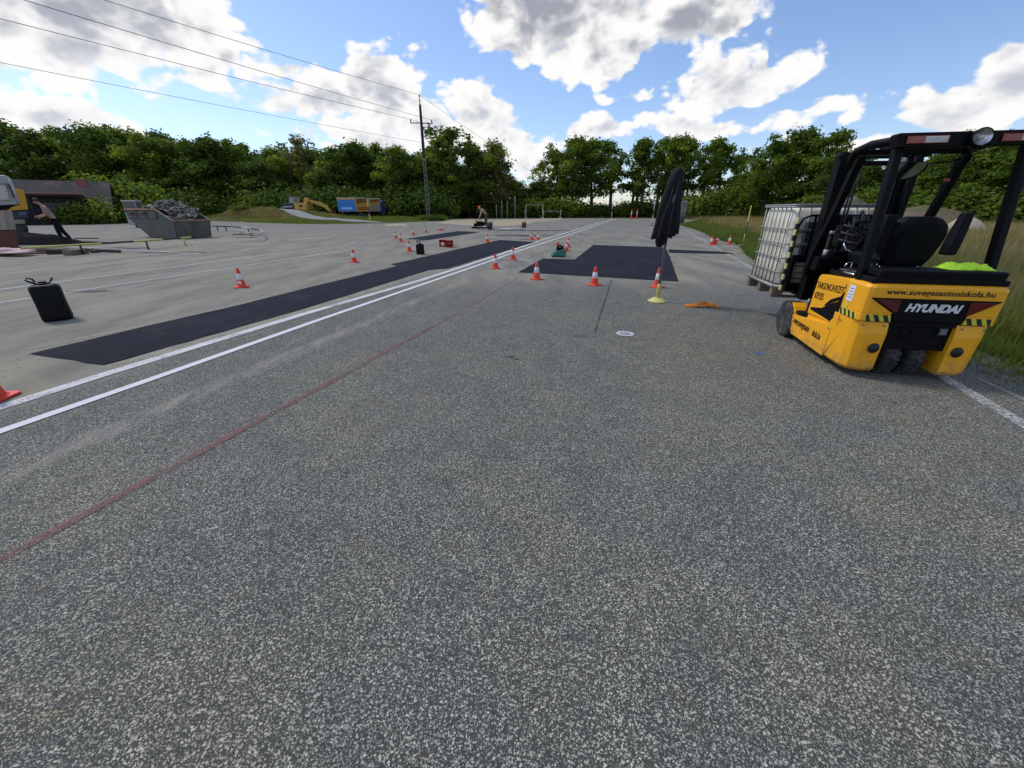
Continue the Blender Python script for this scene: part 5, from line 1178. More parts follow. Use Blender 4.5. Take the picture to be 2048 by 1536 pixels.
x, y = G(1048, 455.5); t = empty('metal_tin', (x, y, 0), .3, 'small dark tin with a bail handle on the far asphalt', 'tin'); mb = MB(); mb.lathe([(.20, 0), (.21, .45), (.19, .47)], 18); mb.build('body', M['rust_brown'], t); mb = MB(); mb.tube([(-.2, 0, .45), (-.14, 0, .62), (.14, 0, .62), (.2, 0, .45)], .015, 6); mb.build('handle', M['steel'], t)
x, y = G(1022, 460); mb = MB(); mb.blob((0, 0, .05), (.9, .5, .10), 3, .4); o = mb.build('paper_scrap', M['white_paint'], loc=(x, y, 0)); tag(o, 'flat white scrap lying left of the far dark smear', 'scrap')

# ------------------------------------------------------------------ striped marker poles
def marker_pole(px, py, h, bands, r=.02, lean=(0, 0), label='', foot=True, z=0., grp=None, d=None, first='pale_yellow'):
    if d is None: x, y = G(px, py, z)
    else: x, y = D(px, py, d)[:2]; z = float(terrain(x, y))
    t = empty('marker_pole', (x, y, z), 0, label, 'pole', grp); t.rotation_euler = (lean[0], lean[1], 0)
    mb = MB(); z0 = 0
    for i, (k, hh) in enumerate(bands): mb.tube([(0, 0, z0*h), (0, 0, (z0+hh)*h)], r, 10, mi=k); z0 += hh
    mb.build('pole', [M['bright_yellow'], M['tape_black'], M['white_paint']], t)
    if foot: mb = MB(); mb.lathe([(.16, 0), (.15, .04), (.05, .07), (.03, .10)], 18); mb.build('foot', M[first], t)
    return t
marker_pole(1485, 491.5, 1.70, [(0, .30), (1, .30), (0, .40)], label='yellow and black striped pole at the right grass edge')
marker_pole(1303, 456, 2.15, [(1, .22), (2, .28), (1, .2), (2, .3)], r=.03, label='white and black pole behind the hanging jacket')
marker_pole(1223, 437.5, 2.7, [(2, .4), (1, .2), (2, .4)], r=.06, label='black and white pole at the end of the lane lines', z=0)
marker_pole(170, 440.8, 2.2, [(2, .3), (0, .3), (2, .4)], r=.045, label='pale leaning pole between the bent worker and the skip')
marker_pole(241, 441, 2.4, [(0, .3), (2, .4), (0, .3)], r=.05, label='pale yellow pole just left of the skip')
marker_pole(252, 440, 2.2, [(2, .5), (2, .5)], r=.045, label='white pole rising behind the skip rim')
marker_pole(222, 441, 1.3, [(2, .5), (2, .5)], r=.04, label='short white post left of the skip')
marker_pole(741.5, 450.5, 2.9, [(0, .36), (1, .25), (0, .25), (1, .14)], r=.055, label='tall yellow and black pole in front of the box truck', first='sand' if 0 else 'pale_yellow')
GPm = 'thin metal poles behind the bent worker'
for px, h, lab in ((993, 2.2, 'leftmost thin pole behind the bent worker'), (1004, 2.9, 'second thin metal pole behind the bent worker'), (1014.5, 2.8, 'third thin metal pole behind the bent worker'), (1030, 3.6, 'tallest thin metal pole behind the bent worker'), (1050, 1.5, 'short thin post between the pole group and the hurdles')):
    marker_pole(px, 437.3, h, [(2, 1.)], r=.05, label=lab, foot=False, grp=GPm)
def hurdle(px0, px1, py, h, z1, label):
    a = Vector((*G(px0, py), 0)); b = Vector((*G(px1, py), 0)); t = empty('hurdle', a, 0, label, 'barrier', 'white bar hurdles at the far end'); d = b-a
    mb = MB(); n_ = 6
    for i in range(n_): mb.tube([d*(i/n_)+Vector((0, 0, h)), d*((i+1)/n_)+Vector((0, 0, h))], .05, 6, mi=i % 2)
    mb.build('bar', [M['white_paint'], M['pole_grey']], t)
    for p in (Vector((0, 0, 0)), d): mb = MB(); mb.tube([p, p+Vector((0, 0, z1))], .055, 8); mb.build('post', M['white_paint'], t); mb = MB(); mb.lathe([(.3, 0), (.25, .1), (.06, .2)], 12, p); mb.build('foot', M['white_paint'], t)
hurdle(1052, 1085, 437.2, 2.2, 2.3, 'taller hurdle with a yellowish bar, left of the low one'); hurdle(1086, 1121, 437.5, 1.15, 1.4, 'lower white hurdle at the far lot end')

# corrugated sheet leaning near the field corner
a = Vector((*G(1358, 447), 0)); mb = MB(); vs = []
for i in range(25):
    u = i/24; vs += [(a.x+u*.75, a.y+.4*u+.05*math.sin(i*1.6), 0), (a.x+.02+u*.75, a.y+.4*u+.05*math.sin(i*1.6), 2.4)]
mb.add(vs, [(2*i, 2*i+2, 2*i+3, 2*i+1) for i in range(24)], sm=True); o = mb.build('metal_sheet', M['steel']); m_ = o.modifiers.new('t', 'SOLIDIFY'); m_.thickness = .02; tag(o, 'upright ribbed grey metal sheets beside the hanging jacket, at the grass corner', 'sheet')

# ------------------------------------------------------------------ utility pole and wires
up_ = D(857, 432, 62); uz = float(terrain(up_.x, up_.y)); top = D(839, 197, 62)
t = empty('utility_pole', (up_.x, up_.y, uz), math.radians(8), 'tall concrete utility pole with dark top and a crossarm', 'pole'); PH = top.z-uz
lean = Vector((top.x-up_.x, 0, PH))
mb = MB()
def pz(f): return lean*f
# ladder-like concrete lower half: two legs and rungs
for sg in (-1, 1): mb.loft([[(pz(f).x+sg*(.20-.07*f/.55)+dx, dy, pz(f).z) for dx, dy in ((-.06, -.10), (.06, -.10), (.06, .10), (-.06, .10))] for f in (0., .55)])
for i in range(13): f = .02+.54*i/13; mb.box((pz(f).x, 0, pz(f).z), (.38-.16*f, .14, .14))
mb.build('lattice_shaft', M['concrete'], t)
mb = MB(); mb.loft([[(pz(f).x+dx*k, dy*k, pz(f).z) for dx, dy in ((-.2, -.14), (.2, -.14), (.2, .14), (-.2, .14))] for f, k in ((.54, 1.), (.80, .85), (.955, .7))]); mb.tube([pz(.94), pz(1.0)], .06, 8); mb.build('top_shaft', M['dark_pole'], t)
zc = .815; c0 = pz(zc); mb = MB(); mb.box((c0.x, 0, c0.z), (2.9, .10, .10)); mb.build('crossarm', M['dark_pole'], t)
ins = [Vector((c0.x-1.35, 0, c0.z)), Vector((c0.x+1.35, 0, c0.z)), pz(1.0)]
for q in ins: mb = MB(); mb.lathe([(.03, 0), (.03, .16), (.10, .18), (.10, .26), (.06, .30), (.08, .36), (.04, .42)], 12, q); mb.build('insulator', M['dark_pole'], t)
rm = Matrix.Rotation(math.radians(8), 4, 'Z')
def wire(p0, p1, label, ext=1.6, sag=.3):
    p0 = Vector(p0); p1 = Vector(p1); d = (p1-p0)*ext; mb = MB(); pts = []
    for i in range(25): u = i/24; q = p0+d*u; q.z -= sag*4*(u*(1-u)) if u < 1 else 0; pts.append(q)
    mb.tube(pts, .019, 5); o = mb.build('power_line', M['wire'], weld=False); tag(o, label, 'wire', 'power lines to the left')
def hi(px, py, z): x, y = G(px, py, z); return (x, y, z)
iw = [Vector((up_.x, up_.y, uz))+(rm @ q)+Vector((0, 0, .40)) for q in ins]
wire(iw[2], hi(215, -8, iw[2].z-.4), 'top power line from the tip of the utility pole to the upper left'); wire(iw[1], hi(70, -5, iw[1].z), 'power line from the right insulator to the upper left'); wire(iw[0], hi(-2, 26, iw[0].z), 'power line from the left insulator to the left picture edge')
q = D(850, 286, 84); wire(q, hi(-2, 117, q.z), 'lowest power line, running behind the utility pole shaft', 1.5)
wire(iw[2], D(1092, 362, 110), 'power line from the pole tip down to the right, into the sky gap', 1., .2); wire(iw[0], D(1000, 300, 100), 'power line from the left insulator down into the trees', 1., .2)
x, y = up_.x, up_.y; 
for k, (dx, dy) in enumerate(((.6, -.6), (-.3, -.9), (1.6, -.4))):
    o = copy_tree(T_['bush'][k % 3]); zz = float(terrain(x+dx, y+dy)); o.location = (x+dx, y+dy, zz); o.scale = (.42, .42, .28); tag(o, ['weed clump right of the utility pole foot', 'weed clump left of the utility pole foot', 'low weed clump trailing right of the utility pole'][k], 'bush')

# ------------------------------------------------------------------ skip full of broken asphalt
P0 = Vector((-18.92, 23.94, 0)); sk = empty('waste_skip', P0, math.atan2(.43, -.9)-math.pi, 'rusty grey waste skip heaped with broken asphalt', 'skip')
# local +x runs along the long side toward the left far end (reversed below), y across
ua = Vector((-.9, .43, 0)).normalized(); va = Vector((.43, .9, 0)).normalized()
def SK(l, w, z): return tuple(ua*l+va*w+Vector((0, 0, z)))
sk.rotation_euler = (0, 0, 0); Wk = 1.9
prof = [(0, .03), (2.7, .03), (4.4, 1.05), (4.5, 1.50), (1.15, 1.50), (-.28, .93)]
pin = [(.06, .10), (2.5, .10), (3.82, 1.08), (3.87, 1.50), (1.15, 1.50), (-.22, .93)]
mb = MB()
for w0, w1 in ((0, .05), (Wk-.05, Wk)):
    a = [SK(l, w0, z) for l, z in prof]; b = [SK(l, w1, z) for l, z in prof]; mb.loft([a, b])
for (l0, z0), (l1, z1) in [((-.28, .93), (0, .03)), ((0, .03), (2.7, .03)), ((2.7, .03), (4.4, 1.05)), ((4.4, 1.05), (4.5, 1.5))]:
    mb.add([SK(l0, .02, z0), SK(l0, Wk-.02, z0), SK(l1, Wk-.02, z1), SK(l1, .02, z1), SK(l0+.05, .02, z0+.03), SK(l0+.05, Wk-.02, z0+.03), SK(l1+.0, Wk-.02, z1+.04), SK(l1, .02, z1+.04)], [(0, 1, 2, 3), (7, 6, 5, 4), (0, 3, 7, 4), (1, 5, 6, 2)])
mb.build('body', M['skip'], sk)
mb = MB()
def bar(p, q, r=.05): mb.tube([p, q], r, 4, sm=False)
bar(SK(1.15, -.03, 1.10), SK(4.5, -.03, 1.10), .045)
for l in (1.2, 2.3, 3.3): bar(SK(l, -.035, 1.08), SK(l, -.035, 1.5), .05)
mb.build('side_rib', M['skip'], sk); mb = MB()
bar(SK(-.03, Wk*.5, .05), SK(-.30, Wk*.5, .93), .04)
mb.build('rib', M['skip'], sk)
mb = MB(); bar(SK(4.5, -.02, 1.52), SK(1.15, -.02, 1.52)); bar(SK(4.5, Wk, 1.52), SK(1.15, Wk, 1.52)); bar(SK(4.5, -.02, 1.52), SK(4.5, Wk, 1.52), .06); mb.build('rim', M['skip_red'], sk)
mb = MB(); bar(SK(1.15, -.02, 1.52), SK(-.30, -.02, .94)); bar(SK(1.15, Wk, 1.52), SK(-.30, Wk, .94)); bar(SK(-.30, -.04, .94), SK(-.30, Wk+.04, .94), .055); mb.build('end_rim', mat('rust_tan', (.26, .19, .15), .8, dirt=(.18, .08, .04), dirt_amt=.4), sk)
mb = MB(); bar(SK(1.0, .55, 1.72), SK(-.1, .45, 1.02), .035); mb.build('strap', M['skip'], sk)
mb = MB(); mb.lathe([(.06, -.06), (.06, .06)], 12, SK(2.4, -.09, 1.3), 'y'); mb.lathe([(.06, -.06), (.06, .06)], 12, SK(3.7, -.09, 1.3), 'y'); mb.build('lifting_lug', M['rust_brown'], sk)
mb = MB(); rr_ = random.Random(3)
for i in range(560):
    l = rr_.uniform(-.1, 4.2); w = rr_.uniform(.12, Wk-.12); zt = 1.48+.55*math.exp(-((l-1.6)/1.15)**2)*(1-((w-Wk/2)/(Wk*.6))**2)
    if l < 1.1: zt = min(zt, .96+(l+.25)*.52+.18)
    z = zt-rr_.uniform(0, .12); s_ = rr_.uniform(.06, .19)
    rot = Euler((rr_.uniform(-.6, .6), rr_.uniform(-.6, .6), rr_.uniform(0, 3))).to_matrix(); pts = []
    n5 = rr_.choice((4, 5, 6)); base = [(math.cos(2*math.pi*k/n5+rr_.uniform(-.3, .3))*s_*rr_.uniform(.7, 1.1), math.sin(2*math.pi*k/n5+rr_.uniform(-.3, .3))*s_*rr_.uniform(.6, 1.)) for k in range(n5)]
    th = rr_.uniform(.035, .075); c = Vector(SK(l, w, z))
    mb.loft([[tuple(c+rot @ Vector((x_, y_, -th/2))) for x_, y_ in base], [tuple(c+rot @ Vector((x_*.92, y_*.9, th/2))) for x_, y_ in base]], mi=rr_.choice((0, 0, 1)))
mb.add([SK(-.15, .06, .85), SK(4.3, .06, 1.35), SK(4.3, Wk-.06, 1.35), SK(-.15, Wk-.06, .85)], [(0, 1, 2, 3)], 0)
o = mb.build('rubble', [M['rubble'], mat('dark_broken_asphalt', (.07, .07, .075), .95, var=.4)], loc=P0, weld=False); tag(o, 'heap of broken asphalt slabs piled in the skip', 'rubble', kind='stuff')
# vehicle cab behind the skip
c_ = D(268, 418, 40); t = empty('tractor', (c_.x, c_.y, 0), .3, 'small tractor cab with pale roof half hidden behind the skip', 'tractor')
t.scale = (.62, .8, 1.); zt = D(260, 401, 40).z; mb = MB(); mb.box((0, 0, zt-.05), (1.7, 1.5, .12)); mb.build('roof', M['white_paint'], t, .03)
mb = MB(); mb.box((0, 0, zt-.55), (1.45, 1.3, .85)); mb.build('cab_glass', M['glass'], t, .03)
mb = MB(); 
for x_ in (-.72, .72):
    for y_ in (-.65, .65): mb.box((x_, y_, zt-.5), (.08, .08, 1.))
mb.box((.2, 0, zt-1.5), (1.2, 1.4, 1.1)); mb.box((.3, -1.3, zt-1.5), (.8, 1.4, 1.)); mb.build('body', M['grey_paint'], t, .03)
for x_, y_ in ((.1, .6), (.6, -1.4)): mb = MB(); mb.lathe([(.2, -.15), (.42, -.13), (.42, .13), (.2, .15)], 20, (x_, y_, .42), 'x'); mb.build('wheel', M['rubber'], t)

# ------------------------------------------------------------------ low barrier rails
def rail(pts, posts, label, bands, z=.34, r=.035):
    P3 = [Vector((*G(*p, z), z)) for p in pts]; t = empty('barrier_rail', (P3[0].x, P3[0].y, 0), 0, label, 'rail'); o0 = Vector((P3[0].x, P3[0].y, 0))
    L = [0]
    for a, b in zip(P3, P3[1:]): L.append(L[-1]+(b-a).length)
    def at(s_):
        for i in range(len(P3)-1):
            if s_ <= L[i+1] or i == len(P3)-2: return P3[i].lerp(P3[i+1], min(1, (s_-L[i])/(L[i+1]-L[i])))-o0
    mb = MB(); nseg = 40; 
    for i in range(nseg):
        u = i/nseg; k = 0
        for (u0, mi_b) in bands:
            if u >= u0: k = mi_b
        mb.tube([at(L[-1]*u), at(L[-1]*(i+1)/nseg)], r, 8, mi=k, cap=False)
    mb.build('rail', [M['bright_yellow'], M['tape_black'], M['white_paint']], t)
    for px, k in posts:
        best = min(range(200), key=lambda i: abs(px-(1024+F*(lambda q: q.x/(q.y*cs-(z-CAM_H)*sn))(at(L[-1]*i/199)+o0)))); q = at(L[-1]*best/199)
        mb = MB(); mb.tube([q, (q.x, q.y, 0)], r*.9, 8, mi=0); mb.build('post', M[('bright_yellow', 'tape_black', 'white_paint')[k]], t)
rail([(42, 497), (150, 490), (300, 481), (382, 474.5)], [(160, 1), (291, 1), (367, 0)], 'low yellow and black barrier rail in front of the skip', [(0, 0), (.36, 1), (.55, 0), (.74, 1), (.88, 0)])
rail([(424, 452), (466, 453), (497, 456.5), (520, 460), (527, 463.5), (522, 467), (503, 471)], [(434, 1), (450, 1), (496, 1)], 'curved black and white barrier rail right of the skip', [(0, 1), (.30, 2), (.45, 1), (.62, 2)], z=.34, r=.045)
x, y = G(490, 475); t = None
for k, (dx, dy, rx, lab) in enumerate(((-.35, 0, .32, 'left pale stone at the end of the curved rail'), (.35, .1, .34, 'right pale stone at the end of the curved rail'), (0, .35, .25, 'stone behind the two pale ones at the curved rail'))):
    mb = MB(); mb.blob((0, 0, .14), (rx, .22, .17), 10+k, .3, flat=0); o = mb.build('stone', M['stone'], loc=(x+dx, y+dy, 0)); tag(o, lab, 'stone', 'stones by the curved rail')
strip('road_marking', [(420, 458), (470, 459), (500, 461)], .16, .005, M['line_thin'], 'pale kerb line below the curved rail')

# ------------------------------------------------------------------ asphalt pile, planks, bag
px_, py_ = G(62, 487); heap('asphalt_heap', px_, py_, 2.5, 1.4, .52, M['fresh_pile'], 'heap of loose black asphalt tipped behind the truck', 'heap', 4, z0=0., kind=None)
bpy.data.objects['asphalt_heap']['category'] = 'heap'
px2, py2 = G(120, 486); o = heap('asphalt_heap', px2, py2, 2.9, .8, .10, M['fresh_pile'], 'thin spill of black asphalt under the bent worker', 'heap', 9, z0=0., kind=None)
def plank(pa, pb, w, h, m, label, z=0.):
    a = Vector((*G(*pa), 0)); b = Vector((*G(*pb), 0)); c = (a+b)/2; L = (b-a).length; mb = MB(); mb.box((0, 0, h/2), (L, w, h)); o = mb.build('plank', M[m], loc=(c.x, c.y, z+.002), bevel=.006); o.rotation_euler = (0, 0, math.atan2(b.y-a.y, b.x-a.x)); tag(o, label, 'plank', 'planks beside the barrier rail')
plank((-30, 512), (96, 507), .16, .05, 'rust_brown', 'long reddish plank at the left picture edge'); plank((98, 508.5), (172, 506), .34, .17, 'dark_wood', 'thick dark plank in the middle of the plank heap'); plank((136, 511), (171, 507), .3, .18, 'wood', 'short brown block at the right of the plank heap')
plank((116, 500), (240, 505.5), .12, .09, 'dark_wood', 'long thin black plank under the rail post'); plank((0, 500), (105, 505), .2, .08, 'dark_wood', 'dark board behind the pink bag'); plank((70, 503), (130, 505.5), .2, .07, 'wood', 'brown board left of the thick dark plank', .085); plank((150, 477.5), (196, 477.5), .10, .05, 'dark_wood', 'thin dark bar lying right of the bent worker')
plank((185, 506), (196, 505), .2, .08, 'dark_wood', 'small black block right of the plank heap')
x, y = G(14, 513); mb = MB(); mb.blob((0, 0, .12), (.85, .35, .15), 5, .3, 3, flat=0.); o = mb.build('bag', M['pink_bag'], loc=(x, y+.2, 0)); tag(o, 'crumpled pinkish bag lying on boards at the left picture edge', 'bag')

# ------------------------------------------------------------------ people
def skin(name, J, E, m, parent, root, sub=2):
    names = list(J); me = bpy.data.meshes.new(name); me.from_pydata([J[k][0] for k in names], [(names.index(a), names.index(b)) for a, b in E], []); me.materials.append(m)
    o = bpy.data.objects.new(name, me); C.objects.link(o); o.parent = parent
    md = o.modifiers.new('skin', 'SKIN'); md.use_smooth_shade = True
    for i, k in enumerate(names):
        r = J[k][1]; sv = me.skin_vertices[0].data[i]; sv.radius = (r, r) if not isinstance(r, tuple) else r; sv.use_root = (k == root)
    s_ = o.modifiers.new('sub', 'SUBSURF'); s_.levels = sub; s_.render_levels = sub
    return o
def hand(J, E, wrist, w, d, side, pre):      # palm, four fingers and a thumb; d = direction of the hand, side = thumb side
    d = Vector(d).normalized(); s_ = Vector(side).normalized(); w = Vector(w); dn = d.cross(s_).normalized()
    J[pre+'palm'] = (tuple(w+d*.045), (.034, .017)); J[pre+'knuck'] = (tuple(w+d*.085), (.036, .014)); E += [(wrist, pre+'palm'), (pre+'palm', pre+'knuck')]
    for i, (off, L) in enumerate(((.03, .068), (.010, .078), (-.010, .072), (-.030, .056))):
        b = w+d*.09+s_*off; a1 = b+d*L*.45+dn*.012; a2 = a1+d*L*.35+dn*.028; nb = f'{pre}f{i}'
        J[nb+'a'] = (tuple(b), .010); J[nb+'b'] = (tuple(a1), .0095); J[nb+'c'] = (tuple(a2), .008); E += [(pre+'knuck', nb+'a'), (nb+'a', nb+'b'), (nb+'b', nb+'c')]
    b = w+d*.03+s_*.034; J[pre+'t1'] = (tuple(b+s_*.012), .012); J[pre+'t2'] = (tuple(b+s_*.022+d*.03+dn*.008), .0105); J[pre+'t3'] = (tuple(b+s_*.018+d*.058+dn*.02), .0085); E += [(pre+'palm', pre+'t1'), (pre+'t1', pre+'t2'), (pre+'t2', pre+'t3')]
def person(x, y, z, rz, s_, pose, label, cloth, hairm):
    root = empty('person', (x, y, z), rz, label, 'person'); root.scale = (s_,)*3; p = pose
    J = {k: (v, r) for k, (v, r) in {
        'pelvis': (p['pelvis'], (.135, .10)), 'waist': (p['waist'], (.12, .09)), 'chest': (p['chest'], (.15, .11)), 'neck': (p['neck'], .055), 'head0': (p['head0'], .07), 'head': (p['head'], (.078, .092)), 'crown': (p['crown'], (.06, .07)),
        'shL': (p['shL'], .062), 'elL': (p['elL'], .043), 'wrL': (p['wrL'], .028), 'shR': (p['shR'], .062), 'elR': (p['elR'], .043), 'wrR': (p['wrR'], .028),
        'hpL': (p['hpL'], .09), 'knL': (p['knL'], .06), 'anL': (p['anL'], .042), 'toL': (p['toL'], .035), 'hpR': (p['hpR'], .09), 'knR': (p['knR'], .06), 'anR': (p['anR'], .042), 'toR': (p['toR'], .035)}.items()}
    E = [('pelvis', 'waist'), ('waist', 'chest'), ('chest', 'neck'), ('neck', 'head0'), ('head0', 'head'), ('head', 'crown'), ('chest', 'shL'), ('shL', 'elL'), ('elL', 'wrL'), ('chest', 'shR'), ('shR', 'elR'), ('elR', 'wrR'), ('pelvis', 'hpL'), ('hpL', 'knL'), ('knL', 'anL'), ('anL', 'toL'), ('pelvis', 'hpR'), ('hpR', 'knR'), ('knR', 'anR'), ('anR', 'toR')]
    for sd in 'LR':
        w = Vector(p['wr'+sd]); e = Vector(p['el'+sd]); hand(J, E, 'wr'+sd, w, w-e, (-.3, 0, 1), sd)
    skin('body', J, E, M['skin'], root, 'pelvis')
    g = 1.16
    top = ['waist', 'chest', 'shL', 'elL', 'shR', 'elR']; K = {k: (J[k][0], tuple(a*g for a in J[k][1]) if isinstance(J[k][1], tuple) else J[k][1]*1.3) for k in top}
    K['hem'] = (tuple(Vector(p['pelvis']).lerp(Vector(p['waist']), .25)), (.15, .12)); K['collar'] = (tuple(Vector(p['chest']).lerp(Vector(p['neck']), .62)), .075)
    skin('shirt', K, [('hem', 'waist'), ('waist', 'chest'), ('chest', 'collar'), ('chest', 'shL'), ('shL', 'elL'), ('chest', 'shR'), ('shR', 'elR')], cloth[0], root, 'chest')
    K = {'pelvis': (p['pelvis'], (.155, .125)), **{k: (J[k][0], J[k][1]*1.25+.012) for k in ('hpL', 'knL', 'anL', 'hpR', 'knR', 'anR')}}
    skin('trousers', K, [('pelvis', 'hpL'), ('hpL', 'knL'), ('knL', 'anL'), ('pelvis', 'hpR'), ('hpR', 'knR'), ('knR', 'anR')], cloth[1], root, 'pelvis')
    for sd in 'LR':
        a = Vector(p['an'+sd]); b = Vector(p['to'+sd]); K = {'h': (tuple(a+(a-b).normalized()*.06+Vector((0, 0, -.045))), .045), 'm': (tuple(a.lerp(b, .5)+Vector((0, 0, -.03))), .05), 't': (tuple(b+Vector((0, 0, -.005))), .042)}
        skin('shoe', K, [('h', 'm'), ('m', 't')], M['tape_black'], root, 'h')
    h = Vector(p['head']); c = Vector(p['crown']); f = Vector(p['face']).normalized(); up = (c-h).normalized()
    mb = MB(); mb.blob(c*.55+h*.45-f*.022+up*.015, (.098, .098, .095), 3, .05, 2); mb.build('hair' if hairm is M['hair'] else 'cap', hairm, root)
    if hairm is not M['hair']: mb = MB(); mb.blob(h+f*.10+up*.055, (.07, .07, .014), 1, .02, 2); mb.build('cap_brim', hairm, root)
    sd_ = f.cross(up).normalized(); n0 = h+f*.088-up*.01
    mb = MB(); mb.blob(n0+f*.012, (.013, .013, .022), 1, .05, 1); mb.blob(h+sd_*.082, (.012, .02, .03), 1, .05, 1); mb.blob(h-sd_*.082, (.012, .02, .03), 2, .05, 1); mb.build('nose_and_ears', M['skin'], root)
    mb = MB(); mb.blob(n0+sd_*.03+up*.018, (.010,)*3, 1, 0, 1); mb.blob(n0-sd_*.03+up*.018, (.010,)*3, 1, 0, 1); mb.blob(n0-up*.04, (.018, .018, .006), 1, 0, 1); mb.build('eyes_and_mouth', M['hair'], root)
    return root
# local frame: faces -x; y is the left/right width
L1 = dict(pelvis=(0, 0, .95), waist=(-.05, 0, 1.08), chest=(-.13, 0, 1.35), neck=(-.21, 0, 1.52), head0=(-.27, 0, 1.58), head=(-.31, 0, 1.63), crown=(-.32, 0, 1.71), face=(-1, 0, -.45),
          shL=(-.15, -.19, 1.39), elL=(-.15, -.25, 1.12), wrL=(-.34, -.14, 1.02), shR=(-.15, .19, 1.39), elR=(-.20, .24, 1.13), wrR=(-.40, .11, 1.06),
          hpL=(.02, -.10, .88), knL=(-.03, -.12, .49), anL=(.0, -.13, .09), toL=(-.17, -.14, .045), hpR=(.02, .10, .88), knR=(.10, .11, .49), anR=(.27, .12, .09), toR=(.10, .12, .045))
p1x, p1y = G(127, 483.5, .04)
person(p1x, p1y, .03, math.radians(48), 1.13, L1, 'man in a pinkish beige shirt and black trousers bending over the asphalt heap', (M['pink_shirt'], M['dark_cloth']), M['hair'])
L2 = dict(pelvis=(.10, 0, .92), waist=(.05, 0, 1.04), chest=(-.13, 0, 1.22), neck=(-.27, 0, 1.31), head0=(-.33, 0, 1.34), head=(-.38, 0, 1.36), crown=(-.41, 0, 1.44), face=(-1, 0, -.7),
          shL=(-.18, -.19, 1.24), elL=(-.28, -.24, 1.0), wrL=(-.36, -.20, .82), shR=(-.18, .19, 1.24), elR=(-.28, .24, 1.0), wrR=(-.36, .20, .82),
          hpL=(.10, -.10, .86), knL=(.04, -.12, .47), anL=(.14, -.13, .09), toL=(-.03, -.14, .045), hpR=(.10, .10, .86), knR=(.12, .12, .47), anR=(.26, .12, .09), toR=(.09, .12, .045))
p2x, p2y = G(970, 456); person(p2x, p2y, 0, math.radians(8), 1.18, L2, 'worker with an orange cap and beige top bending over the plate compactor', (mat('beige_shirt', (.42, .29, .20), .9), M['grey_trousers']), M['orange_hat'])
t = empty('plate_compactor', (*G(962, 457.8), 0), .2, 'black plate compactor in front of the bent worker', 'machine')
mb = MB(); mb.loft([[(-.75, -.3, .05), (.55, -.3, .05), (.55, .3, .05), (-.75, .3, .05)], [(-.85, -.32, .18), (.6, -.32, .12), (.6, .32, .12), (-.85, .32, .18)]]); mb.build('plate', M['black'], t, .02)
mb = MB(); mb.box((-.1, 0, .40), (.55, .42, .38)); mb.lathe([(.14, -.2), (.14, .2)], 18, (.25, 0, .40), 'y'); mb.box((-.45, 0, .32), (.3, .35, .25)); mb.build('engine', M['black_plastic'], t, .03)
mb = MB()
for y_ in (-.22, .22): mb.tube([(-.1, y_, .5), (-.05, y_, .75), (.10, y_, 1.0)], .018, 7)
mb.tube([(.10, -.22, 1.0), (.10, .22, 1.0)], .018, 7); mb.tube([(-.35, 0, .5), (-.32, 0, 1.45)], .02, 6); mb.build('handle', M['black'], t)
mb = MB(); mb.box((-.38, -.05, .62), (.16, .16, .12)); mb.build('tank', M['steel'], t, .02)
t = empty('roller_drum', (*G(980, 458.6), 0), .0, 'dark small drum and wheel lying right of the compactor', 'machine'); mb = MB(); mb.lathe([(.16, -.2), (.28, -.19), (.28, .19), (.16, .2)], 22, (0, 0, .28), 'x'); mb.build('drum', M['rubber'], t); mb = MB(); mb.tube([(-.25, 0, .28), (-.25, 0, .6), (.25, 0, .6), (.25, 0, .28)], .02, 6); mb.build('bracket', M['steel'], t)

# ------------------------------------------------------------------ tipper truck at the left edge
def quad_box(mb, pts, y0, y1, mi=0): mb.prism(pts, y0, y1, 'y', mi)
def plane_pts(ox, oy, rz_, pts, zoff=0.):     # local (x, z) of photo points on the upright plane through (ox, oy) turned by rz_
    out = []; r_ = (math.cos(rz_), math.sin(rz_))
    for px, py in pts:
        X, Y, U = ray(px, py); k = (ox*r_[1]-oy*r_[0])/(X*r_[1]-Y*r_[0]); lx = (k*X-ox)*r_[0]+(k*Y-oy)*r_[1]; out.append((lx, CAM_H+U*k-zoff))
    return out
bx, by = G(37, 497); RZ = math.radians(50); tt = empty('tipper_truck', (bx, by, 0), RZ, 'rear of a tipper truck with raised body, cut off by the left picture edge', 'truck')
def TP(pts, y=0.): return plane_pts(bx-math.sin(RZ)*y, by+math.cos(RZ)*y, RZ, pts)
mb = MB(); mb.prism(TP([(-60, 414), (36, 409), (41, 406), (24, 360), (19, 354), (10, 350), (-60, 352)]), 0, 1.9, 'y'); tb = mb.build('tipping_body', M['grey_paint'], tt, .05)
mb = MB(); mb.prism(TP([(-55, 400), (20, 398), (12, 369), (-55, 369)]), -.03, .0, 'y'); mb.build('side_field', mat('pale_panel', (.50, .48, .42), .6), tb, .01)
mb = MB(); mb.prism(TP([(27, 396), (30, 395), (19, 368), (16, 369)]), -.02, .0, 'y'); mb.build('slot', M['dark_pole'], tb)
mb = MB(); f_ = TP([(-50, 367), (12, 367), (22, 399), (-50, 401)]); mb.tube([(x, -.05, z) for x, z in f_], .035, 6); f_ = TP([(17, 356), (38, 405)]); mb.tube([(x, -.04, z) for x, z in f_], .05, 6); mb.build('frame_rib', M['white_paint'], tb)
mb = MB(); mb.prism(TP([(-60, 421), (16, 420), (24, 414), (42, 409), (30, 401), (-60, 402)]), .08, 1.8, 'y'); mb.build('underframe', M['black'], tt, .02)
mb = MB(); mb.prism(TP([(-60, 462), (33, 460), (24, 421), (-60, 421)]), 0, 1.6, 'y'); mb.build('hopper_side', M['beige_paint'], tt, .02)
